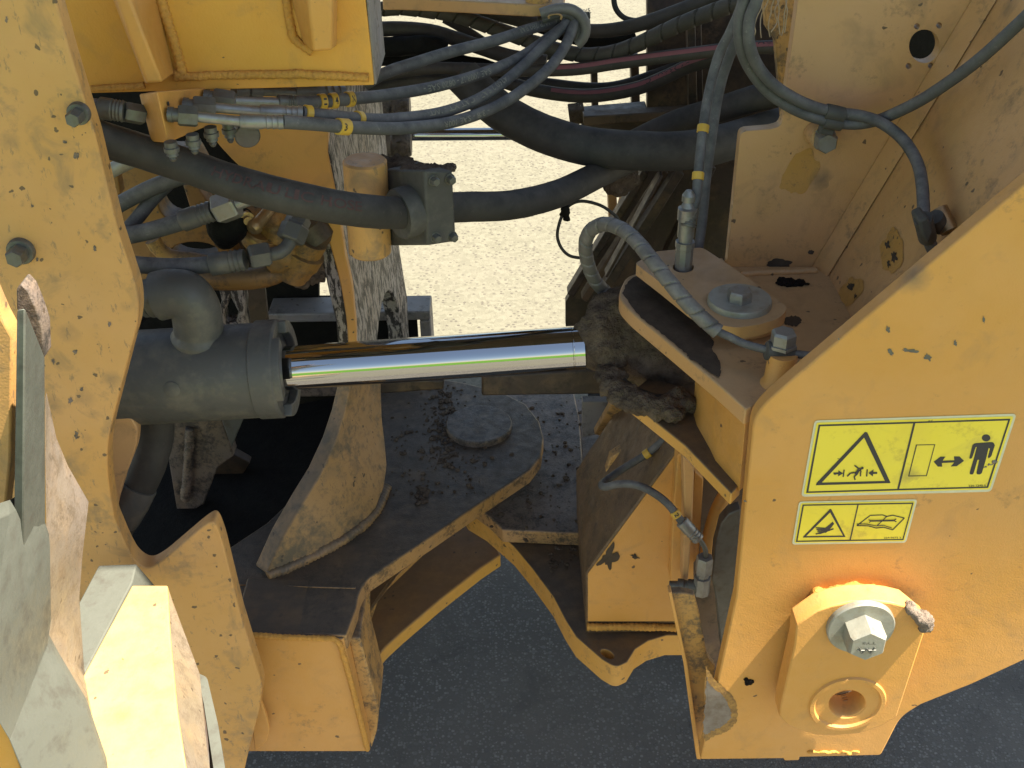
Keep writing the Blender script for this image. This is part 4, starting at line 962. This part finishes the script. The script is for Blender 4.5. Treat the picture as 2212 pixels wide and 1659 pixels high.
# vertical pair to the grease fitting
v1 = thing_hose('left of two dusty hoses hanging to the grease coupling, with a yellow tag', [(1612, -40, -.2), (1600, 15, -.2), (1577, 70, -.2), (1552, 120, -.2), (1531, 200, -.22), (1518, 283, -.25), (1509, 367, -.28), (1503, 432, -.30), (1492, 452, -.30)], 21, group='pair of hoses hanging to the deck')
v2 = thing_hose('right of two dusty hoses hanging down behind the grease coupling', [(1622, -40, -.17), (1610, 30, -.17), (1587, 92, -.17), (1563, 160, -.17), (1549, 220, -.18), (1537, 300, -.2), (1526, 380, -.21), (1518, 467, -.22), (1508, 545, -.23)], 22, group='pair of hoses hanging to the deck')
idtag(v1, s_at(v1, 1516, 277), wid=.010); idtag(v1, s_at(v1, 1506, 378), wid=.010)
GC = empty('grease_coupling', 'grey upright grease coupling rising from the hole in the strap', 'fitting', P(1476, 577, Z=1.036))
b0 = P(1476, 575, Z=1.036); def_ = lambda h: b0+Vector((0, 0, h))
lathe('lower_nut', def_(-.01), def_(.036), [(0, .0115), (.8, .0115), (.82, .0125), (1, .0125)], 'steel', GC, sides=10)
lathe('neck', def_(.036), def_(.042), [(0, .009), (1, .009)], 'steel', GC)
lathe('upper_sleeve', def_(.042), def_(.084), [(0, .0108), (.55, .0108), (.58, .0125), (.95, .0125), (1, .009)], 'steel', GC, sides=12)
lathe('nipple', def_(.084), def_(.106), [(0, .009), (.3, .006), (.35, .0085), (.7, .0085), (1, .004)], 'steel', GC, seg=12)
ferrule(GC, P(1494, 452, Y=-.30), P(1486, 490, Y=-.31), .010, 'steel_dark')
# loops at the drilled wall
G3 = 'hoses held by the clip on the drilled wall'
thing_hose('outer loop hose passing the wall clip and rising to the top right corner', [(1625, -45, -.30), (1609, 0, -.30), (1598, 43, -.30), (1599, 93, -.30), (1617, 143, -.29), (1657, 196, -.285), (1712, 234, -.285), (1778, 259, -.285), (1841, 268, -.285), (1891, 261, -.29), (1941, 241, -.31), (2008, 205, -.34), (2108, 134, -.38), (2212, 40, -.42), (2260, -10, -.44)], 26, group=G3)
thing_hose('inner loop hose passing the wall clip and dropping to the slanting wall', [(1648, -45, -.31), (1635, 0, -.31), (1619, 43, -.31), (1619, 95, -.31), (1637, 143, -.30), (1676, 187, -.295), (1735, 222, -.29), (1795, 241, -.285), (1858, 250, -.29), (1905, 266, -.31), (1951, 302, -.34), (1981, 350, -.38), (1992, 400, -.42), (1996, 467, -.46), (2003, 510, -.47), (2025, 560, -.47)], 26, group=G3)
# sleeved hose on the deck
SH = thing_hose('grey spiral wrapped hose arching over the rod eye and across the deck', [(1330, 660, -.22), (1314, 637, -.23), (1286, 607, -.25), (1269, 565, -.27), (1265, 525, -.29), (1276, 498, -.30), (1305, 484, -.32), (1341, 494, -.35), (1374, 520, -.38), (1415, 570, -.42), (1455, 620, -.45), (1490, 660, -.47), (1528, 697, -.48), (1551, 716, -.485)], 31, 'sleeve', spiral=.022)
tail = hose('hose_core', [(1540, 708, -.483), (1551, 716, -.485), (1579, 729, -.495), (1609, 743, -.505), (1654, 755, -.52), (1686, 760, -.525), (1716, 764, -.53), (1760, 770, -.54)], 18, 'hose', SH)
# small hose to the elbow by the box panel
LH = thing_hose('short dusty hose bent back beside the yellow box panel, ending in a silver elbow', [(1445, 940, -.28), (1420, 962, -.28), (1395, 982, -.28), (1345, 1013, -.29), (1312, 1036, -.31), (1300, 1047, -.33), (1308, 1052, -.35), (1335, 1046, -.36), (1370, 1047, -.37), (1404, 1060, -.38), (1440, 1086, -.39), (1466, 1118, -.40), (1480, 1138, -.40)], 17, 'hose')
idtag(LH, s_at(LH, 1397, 980), wid=.010); idtag(LH, s_at(LH, 1461, 1108), wid=.010, txt='2')
ferrule(LH, P(1472, 1126, Y=-.40), P(1509, 1165, Y=-.41), .0095, 'steel')
hose('metal_pipe', [(1505, 1160, -.41), (1516, 1172, -.41), (1524, 1190, -.41), (1523, 1212, -.41)], 11, 'steel_dark', LH)
nut(LH, P(1523, 1203, Y=-.41), P(1519, 1238, Y=-.41), .0125, 'steel')
lathe('elbow', P(1519, 1236, Y=-.41), P(1514, 1280, Y=-.41), [(0, .009), (.2, .009), (.22, .012), (1, .012)], 'steel', LH, sides=8)
lathe('elbow_arm', P(1520, 1268, Y=-.41), P(1446, 1264, Y=-.40), [(0, .0105), (.45, .0105), (.47, .0085), (.55, .0085), (.57, .0105), (.75, .0105), (.76, .007), (1, .0065)], 'steel_dark', LH)
# thin cables
thing_hose('thin black cable loop with a knot in front of the bright ground', [(1337, 478, .0), (1327, 464, .0), (1300, 445, .0), (1265, 435, .0), (1240, 438, .0), (1221, 453, .0), (1209, 480, .0), (1204, 510, .0), (1213, 536, .0), (1232, 553, .0), (1262, 558, .0)], 7, 'cable', None, 'cable')
KN = lump('cable_knot', [(P(1221, 455, Y=-.005), (.008, .008, .008)), (P(1224, 468, Y=-.005), (.006, .006, .010)), (P(1216, 462, Y=-.005), (.006, .005, .005))], 'black', None, .002, .003, 90)
tag(KN, 'black tape knot on the thin cable loop', 'knot')
thing_hose('thin black cable drooping from the top edge right of the ring', [(1330, -30, .3), (1326, 0, .3), (1334, 25, .3), (1357, 42, .3), (1400, 46, .3)], 12, 'cable', None, 'cable')
SB = empty('straw', 'wisps of pale dry straw hanging by the wall edge at the top', 'straw', P(1660, 0, Y=-.2))
random.seed(3)
for k in range(7):
    x0 = 1652+k*9; y = -15; pts = [(x0, y, -.25)]
    for j in range(6): x0 += random.uniform(-9, 4); y += random.uniform(10, 20); pts.append((x0, y, -.25+random.uniform(-.005, .005)))
    hose('stem', pts, 2.6, 'straw', SB, seg=5)

# ================================================================== JUNCTION BLOCK (left)
JB = empty('junction_block', 'yellow hydraulic junction block under the upper box, feeding the thin hoses', 'valve block', P(340, 305, Y=-.4))
a, b_, c = P(300, 203, Y=-.385), P(338, 197, Y=-.43), P(470, 188, Y=-.29)
a2, b2, c2 = P(327, 307, Y=-.385), P(363, 309, Y=-.43), P(468, 264, Y=-.29)
d1 = a+(c-b_); d2 = a2+(c2-b2)
prism('block', [a, b_, c, d1], [a2, b2, c2, d2], 'yellow', JB, .002)
nbk = (c-b_).cross(b2-b_).normalized(); nbk = nbk if nbk.y < 0 else -nbk
def inb(u, v, d=.0004):
    return (b_.lerp(c, u)).lerp(b2.lerp(c2, u), v)+nbk*d
text('stamped_number', '1', lambda u, v: inb(.12+.03*u, .30-.12*v), 'print', JB)
for (x0, y0, x1, y1, Y0, Y1, fx, fy, fY) in ((372, 248, 427, 252, -.42, -.415, 523, 262, -.405), (405, 228, 466, 232, -.38, -.375, 566, 241, -.365), (450, 210, 508, 218, -.33, -.33, 604, 221, -.31)):
    lathe('adapter', P(x0-8, y0-1, Y=Y0), P(x0+18, y0+1, Y=Y0), [(0, .0085), (.4, .0085), (.45, .0075), (1, .0075)], 'steel_dark', JB)
    nut(JB, P(x0+12, y0+1, Y=Y0), P(x1, y1, Y=Y1), .0118, 'steel_dark')
    lathe('metal_pipe', P(x1-6, y1, Y=Y1), P(fx, fy, Y=fY), [(0, .009), (.06, .0057), (1, .0057)], 'steel', JB)
lathe('adapter', P(505, 196, Y=-.30), P(560, 196, Y=-.28), [(0, .009), (.5, .009), (.55, .012), (1, .012)], 'steel_dark', JB)
lathe('metal_pipe', P(560, 196, Y=-.28), P(640, 200, Y=-.26), [(0, .006), (1, .006)], 'steel_dark', JB)
ferrule(JB, P(634, 198, Y=-.26), P(742, 200, Y=-.22), .0095, 'steel_dark')
ferrule(h4, P(519, 262, Y=-.405), P(613, 264, Y=-.40), .0082, 'steel')
ferrule(h3, P(563, 241, Y=-.365), P(655, 244, Y=-.36), .0082, 'steel')
ferrule(h2, P(600, 220, Y=-.31), P(640, 220, Y=-.30), .0085, 'steel_dark')
for (x, y, Y) in ((370, 322, -.44), (417, 306, -.43), (456, 290, -.40), (494, 282, -.33)):
    p0 = P(x-2, y-16, Y=Y); p1 = P(x+5, y+26, Y=Y)
    lathe('bleed_nipple', p0, p1, [(0, .007), (.25, .007), (.28, .0085), (.5, .0085), (.55, .0058), (.7, .0066), (.78, .0035), (.85, .0045), (1, .0025)], 'steel_dark', JB, seg=14)
c = P(532, 283, Y=-.3); lathe('plug', c, c+Vector((.004, -.014, -.002)), [(0, .0155), (.9, .0155), (1, .014), (1, 0)], 'steel_dark', JB)
lh = thing_hose('stub of hose with crimped end entering the junction block from the left', [(170, 228, -.40), (200, 231, -.40), (222, 235, -.40)], 38, 'hose')
ferrule(lh, P(214, 233, Y=-.40), P(270, 241, Y=-.40), .0122, 'steel_dark')
nut(lh, P(268, 241, Y=-.40), P(312, 249, Y=-.39), .0115, 'steel_dark')

# ================================================================== VALVE CASTINGS (left, behind)
VB = empty('control_valve', 'brown yellow valve castings with fittings behind the thick hose at left', 'valve', P(560, 600, Y=-.15))
plateY('back_casting', [(210, 330), (420, 330), (470, 420), (520, 600), (210, 620)], -.02, .05, 'casting', VB, holes=[circle_px(390, 440, 48, 40, 24), circle_px(420, 545, 52, 22, 20)])
plateY('back_casting', [(470, 420), (690, 480), (690, 580), (600, 600), (480, 560)], .02, .05, 'dark', VB)
plateY('web', [(395, 400), (420, 395), (452, 440), (446, 480), (420, 480)], -.12, .03, 'casting', VB)
plateY('web', [(205, 385), (252, 365), (262, 420), (225, 430)], -.12, .02, 'casting', VB)
lump('casting', [(P(545, 440, Y=-.14), (.045, .03, .02)), (P(580, 450, Y=-.13), (.03, .03, .03)), (P(600, 500, Y=-.12), (.035, .04, .035)), (P(560, 500, Y=-.12), (.03, .03, .03)), (P(645, 555, Y=-.10), (.03, .04, .04)), (P(612, 545, Y=-.12), (.03, .03, .035))], 'casting', VB, .005, .006, 30, .001, 100)
lathe('flange', P(668, 512, Y=-.11), P(622, 590, Y=-.11), [(0, .03), (.3, .03), (.32, .036), (.6, .036), (.62, .03), (1, .03)], 'casting', VB)
lathe('flange_rim', P(648, 462, Y=-.10), P(690, 530, Y=-.10), [(0, .028), (.2, .038), (.3, .030), (.8, .030), (1, .02)], 'dark', VB)
for k, (x, y) in enumerate(((548, 512), (560, 520), (573, 528))):
    lathe('threaded_ring', P(x+8, y-12, Y=-.15), P(x+2, y-2, Y=-.15), [(0, .020), (.4, .023), (.6, .020), (1, .021)], 'brass', VB, seg=20)
lump('rubber_boot', [(P(490, 490, Y=-.2), (.028, .028, .026)), (P(505, 477, Y=-.2), (.024, .025, .02)), (P(486, 512, Y=-.2), (.017, .018, .018)), (P(525, 470, Y=-.2), (.014, .014, .012))], 'black', VB, .003, .0015, 40)
lathe('small_bolt', P(536, 478, Y=-.215), P(528, 470, Y=-.2), [(0, .006), (.3, .006), (.31, .011), (1, .011)], 'brass', VB)
lathe('pressure_tap', P(543, 498, Y=-.22), P(586, 450, Y=-.18), [(0, .0035), (.02, .008), (.12, .011), (.2, .011), (.22, .0085), (1, .0085)], 'brass', VB)
lump('caked_dirt', [(P(690, 560, Y=-.08), (.012, .02, .02)), (P(680, 590, Y=-.08), (.02, .02, .014)), (P(650, 610, Y=-.1), (.012, .014, .008))], 'mud', VB, .003, .006, 60)
hose('cast_neck', [(380, 600, -.12), (470, 603, -.13), (540, 602, -.13), (590, 592, -.12), (618, 572, -.11), (628, 550, -.11)], 48, 'casting', VB, seg=24)
hose('support_arm', [(330, 518, -.1), (345, 540, -.1), (372, 556, -.1), (420, 562, -.1), (470, 575, -.1)], 34, 'yellow_dirty', VB)
G4 = 'dark hoses fanning out behind the left plate'
ha = thing_hose('dark hose with a big hex nut, rising right to the pale pipe', [(240, 515, -.24), (280, 508, -.24), (331, 497, -.24), (398, 477, -.24)], 38, group=G4)
ferrule(ha, P(393, 478, Y=-.24), P(460, 455, Y=-.24), .0145, 'graypaint'); nut(ha, P(467, 455, Y=-.24), P(512, 438, Y=-.24), .0205, 'steel')
lathe('metal_pipe', P(505, 441, Y=-.24), P(550, 425, Y=-.24), [(0, .012), (.15, .0095), (1, .0095)], 'steel', ha)
hb = thing_hose('dark hose with crimped end and bent elbow just above the cylinder port', [(250, 566, -.26), (286, 571, -.26), (376, 576, -.26), (462, 571, -.26)], 37, group=G4)
ferrule(hb, P(455, 572, Y=-.26), P(530, 560, Y=-.26), .0152, 'graypaint'); nut(hb, P(538, 556, Y=-.26), P(583, 548, Y=-.25), .0175, 'graypaint')
hose('elbow_pipe', [(575, 549, -.25), (600, 547, -.25), (620, 533, -.24), (632, 508, -.23)], 30, 'graypaint', hb)
nut(hb, P(626, 520, Y=-.235), P(640, 485, Y=-.22), .0195, 'graypaint'); nut(hb, P(636, 493, Y=-.22), P(648, 468, Y=-.2), .017, 'steel_dark')
thing_hose('dusty hose above the crossing pair behind the left plate', [(235, 455, -.2), (260, 440, -.2), (331, 404, -.2), (410, 375, -.2)], 36, group=G4)
thing_hose('lower dusty hose of the crossing pair behind the left plate', [(250, 520, -.21), (285, 485, -.21), (330, 430, -.19), (365, 395, -.18)], 30, group=G4)
PP = thing_hose('pale bare metal pipe end peeking out under the thick hose at left', [(215, 385, -.22), (245, 366, -.22), (300, 340, -.22)], 32, 'washer', None, 'pipe')
thing_hose('thin dark hose low behind the cylinder port elbow', [(290, 700, -.22), (315, 678, -.22), (350, 672, -.2)], 20, 'cable')

# scuffs and oil marks that are part of the plate's wear
random.seed(11)
for x, y, a, b_ in ((1918, 712, 5, 9), (1924, 762, 7, 11), (1966, 758, 17, 6), (2004, 772, 9, 10), (2064, 742, 4, 9), (1610, 1083, 4, 3), (2125, 690, 3, 9), (1812, 732, 2, 4)):
    pts = []
    for k in range(18):
        t = 2*math.pi*k/18; rr = random.uniform(.45, 1.1); pts.append(P(x+a*rr*math.cos(t)+.35*a*math.sin(t), y+b_*rr*math.sin(t), Y=YF-.0005))
    bm = bmesh.new(); sheet(bm, pts); finish('scuff', bm, 'steel_dark', RF)
for x, y, a, b_ in ((14, 42, 5, 7), (165, 337, 7, 9), (140, 307, 6, 4), (70, 445, 4, 5), (205, 537, 5, 7), (80, 560, 4, 5), (152, 865, 6, 12), (177, 840, 5, 6), (165, 940, 5, 11), (162, 760, 6, 5), (115, 780, 5, 8), (237, 700, 4, 8), (75, 610, 3, 7)):
    pts = []
    for k in range(16):
        t = 2*math.pi*k/16; rr = random.uniform(.4, 1.1); pts.append(P(x+a*rr*math.cos(t), y+b_*rr*math.sin(t), Y=-.5005))
    bm = bmesh.new(); sheet(bm, pts); finish('scuff', bm, 'oily', FF)

def stain(parent, fn, x, y, a, b_, mat, seed, name='oil_stain', jag=.14, rot=0.):
    rnd = random.Random(seed); pts = []; K = 40; ph = rnd.random()*9
    for k in range(K):
        t = 2*math.pi*k/K; rr = 1+jag*noise.noise(Vector((math.cos(t)*1.6+ph, math.sin(t)*1.6, 0)))*2+rnd.uniform(-.05, .05)
        u, v = a*rr*math.cos(t), b_*rr*math.sin(t); pts.append(fn(x+u*math.cos(rot)-v*math.sin(rot), y+u*math.sin(rot)+v*math.cos(rot)))
    bm = bmesh.new(); sheet(bm, pts); return finish(name, bm, mat, parent)
wb_ = lambda x, y: P(x, y, Y=YB-.0007)
stain(RF, wb_, 1728, 372, 34, 52, 'stain', 1, rot=.5)
stain(RF, wb_, 1683, 570, 26, 11, 'grease', 2)
stain(RF, wb_, 1752, 545, 6, 5, 'grease', 4)
nC = (c1_-c0_).cross(Vector((0, 1, 0))).normalized()
cw_ = lambda x, y: Ppl(x, y, c0_+nC*(.0009 if nC.x < 0 else -.0009), nC)
stain(RF, cw_, 1925, 545, 24, 50, 'stain', 5, rot=.1)
stain(RF, cw_, 1838, 628, 20, 34, 'stain', 6, rot=.5)
for k, (x, y, a, b_) in enumerate(((1918, 530, 4, 9), (1932, 555, 5, 12), (1920, 570, 3, 8), (1838, 620, 6, 10), (1848, 640, 3, 4))):
    stain(RF, lambda x, y: cw_(x, y)-nC*(-.0005 if nC.x < 0 else .0005), x, y, a, b_, 'grease', 10+k, 'oil_stain', .5)
# flaked paint on the box face
stain(RF, lambda x, y: P(x, y, Y=-.3342), 1315, 1205, 15, 22, 'grease', 21, 'flaked_paint', .6, .5)
stain(RF, lambda x, y: P(x, y, Y=-.3342), 1372, 1203, 8, 4, 'grease', 22, 'flaked_paint', .5, .5)

for p_, m_, l_ in (((1524, 1440, 1548, 1472, 1580, 1500, 1592, 1530, 1590, 1560, 1570, 1580, 1538, 1592, 1520, 1596, 1522, 1520), 'rust', .0004),):
    pp = spline([(p_[k], p_[k+1]) for k in range(0, len(p_), 2)]+[(p_[0], p_[1])], 10)[:-1]
    bm = bmesh.new(); sheet(bm, [P(q[0]+random.uniform(-2, 2), q[1]+random.uniform(-1.5, 1.5), Y=YF-l_) for q in pp]); finish('rust_fringe', bm, m_, RF)
# ================================================================== STEP / GUARD parts bottom left (nearest to the camera)
SG = empty('fender_step', 'sunlit cream yellow step box with thick flat top at the lower left', 'step', P(320, 1500, Z=.70))
ZS = .76
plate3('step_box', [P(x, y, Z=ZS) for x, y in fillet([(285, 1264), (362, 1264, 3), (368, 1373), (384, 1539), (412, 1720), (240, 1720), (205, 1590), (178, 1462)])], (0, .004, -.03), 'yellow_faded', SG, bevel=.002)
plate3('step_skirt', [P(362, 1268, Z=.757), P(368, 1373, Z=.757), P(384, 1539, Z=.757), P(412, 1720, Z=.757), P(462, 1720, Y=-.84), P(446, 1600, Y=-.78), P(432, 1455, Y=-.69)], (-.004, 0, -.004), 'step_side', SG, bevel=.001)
plate3('step_plate', [P(x, y, Z=.745) for x, y in fillet([(213, 1221, 3), (295, 1218, 3), (285, 1258), (183, 1452), (168, 1500), (168, 1306)])], (.012, .012, -.05), 'step', SG, bevel=.002)
plate3('rail_bar', [P(x, y, Z=.64) for x, y in fillet([(425, 1453, 6), (447, 1462, 8), (470, 1560), (496, 1720), (470, 1720), (440, 1520)])], (0, 0, -.008), 'step', SG, bevel=.002)
plate3('rail_web', [P(430, 1470, Z=.655), P(470, 1720, Z=.62), P(450, 1720, Z=.62), P(424, 1500, Z=.655)], (0, 0, -.03), 'dark', SG)
SP = empty('guard_post', 'pale grey square guard post with wide lower shield at the far left edge', 'guard', P(60, 1500, Y=-.8))
prism('post_bar', [P(x, y, Y=-.84) for x, y in ((36, 668), (55, 665), (50, 1235), (28, 1220))], [P(x, y, Y=-.775) for x, y in ((80, 768), (97, 770), (99, 1342), (80, 1342))], 'step', SP, .0015)
plateY('post_top_shade', [(36, 668), (35, 625, 6), (45, 612, 6), (62, 630), (78, 668), (92, 710), (95, 775), (60, 700)], -.765, .02, 'oily', SP)  # dark plate put in for the shadow at the post's top
plate3('shield', [P(x, y, Y=Y) for x, y, Y in ((-40, 1130, -.9), (20, 1110, -.86), (62, 1085, -.80), (98, 1150, -.79), (108, 1180, -.79), (110, 1340, -.80), (103, 1390, -.81), (130, 1440, -.82), (190, 1540, -.84), (245, 1700, -.87), (60, 1700, -.93), (20, 1600, -.93), (-40, 1500, -.95))], (-.008, .02, 0), 'step', SP, bevel=.002)
plate3('shield_side', [P(x, y, Y=Y) for x, y, Y in ((98, 860, -.68), (120, 960, -.66), (145, 1020, -.66), (190, 1098, -.66), (178, 1200, -.68), (170, 1306, -.70), (180, 1458, -.72), (200, 1570, -.74), (245, 1720, -.78), (190, 1540, -.80), (125, 1432, -.79), (104, 1388, -.78), (110, 1330, -.77), (100, 1160, -.75), (98, 1000, -.72))], (-.003, .012, 0), 'step_side', SP, bevel=.001)
plateY('outer_panel', [(-60, 540), (5, 690, 6), (27, 730), (22, 1000), (8, 1130), (22, 1160), (-60, 1200)], -.80, .02, 'yellow_side', SP)
plateY('outer_edge', [(-60, 1480), (20, 1580), (60, 1700), (-60, 1700)], -.92, .02, 'yellow_panel', SP)

# ================================================================== unseen slabs added above the picture for the upper body, shaped to cast shade
UB = empty('shade_body', 'unseen dark slabs above the joint, added to shade it', 'shade blocker', (0, .2, 1.9))
box('shade_slab', -1.9, 3.8, -.675, .98, 2.6, 2.7, 'dark', UB, .01)
box('shade_slab_lip', .78, 3.8, -.735, -.676, 2.6, 2.7, 'dark', UB, .01)  # added edge that sets where the shade ends on the right plate
box('shade_block', -.9, 3.2, -.65, .9, 2.701, 3.6, 'yellow', UB, .02)
box('shade_platform', -1.9, .14, -1.25, -.68, 2.61, 2.68, 'dark', UB, .01)  # unseen slab added to shade the guard shield at left
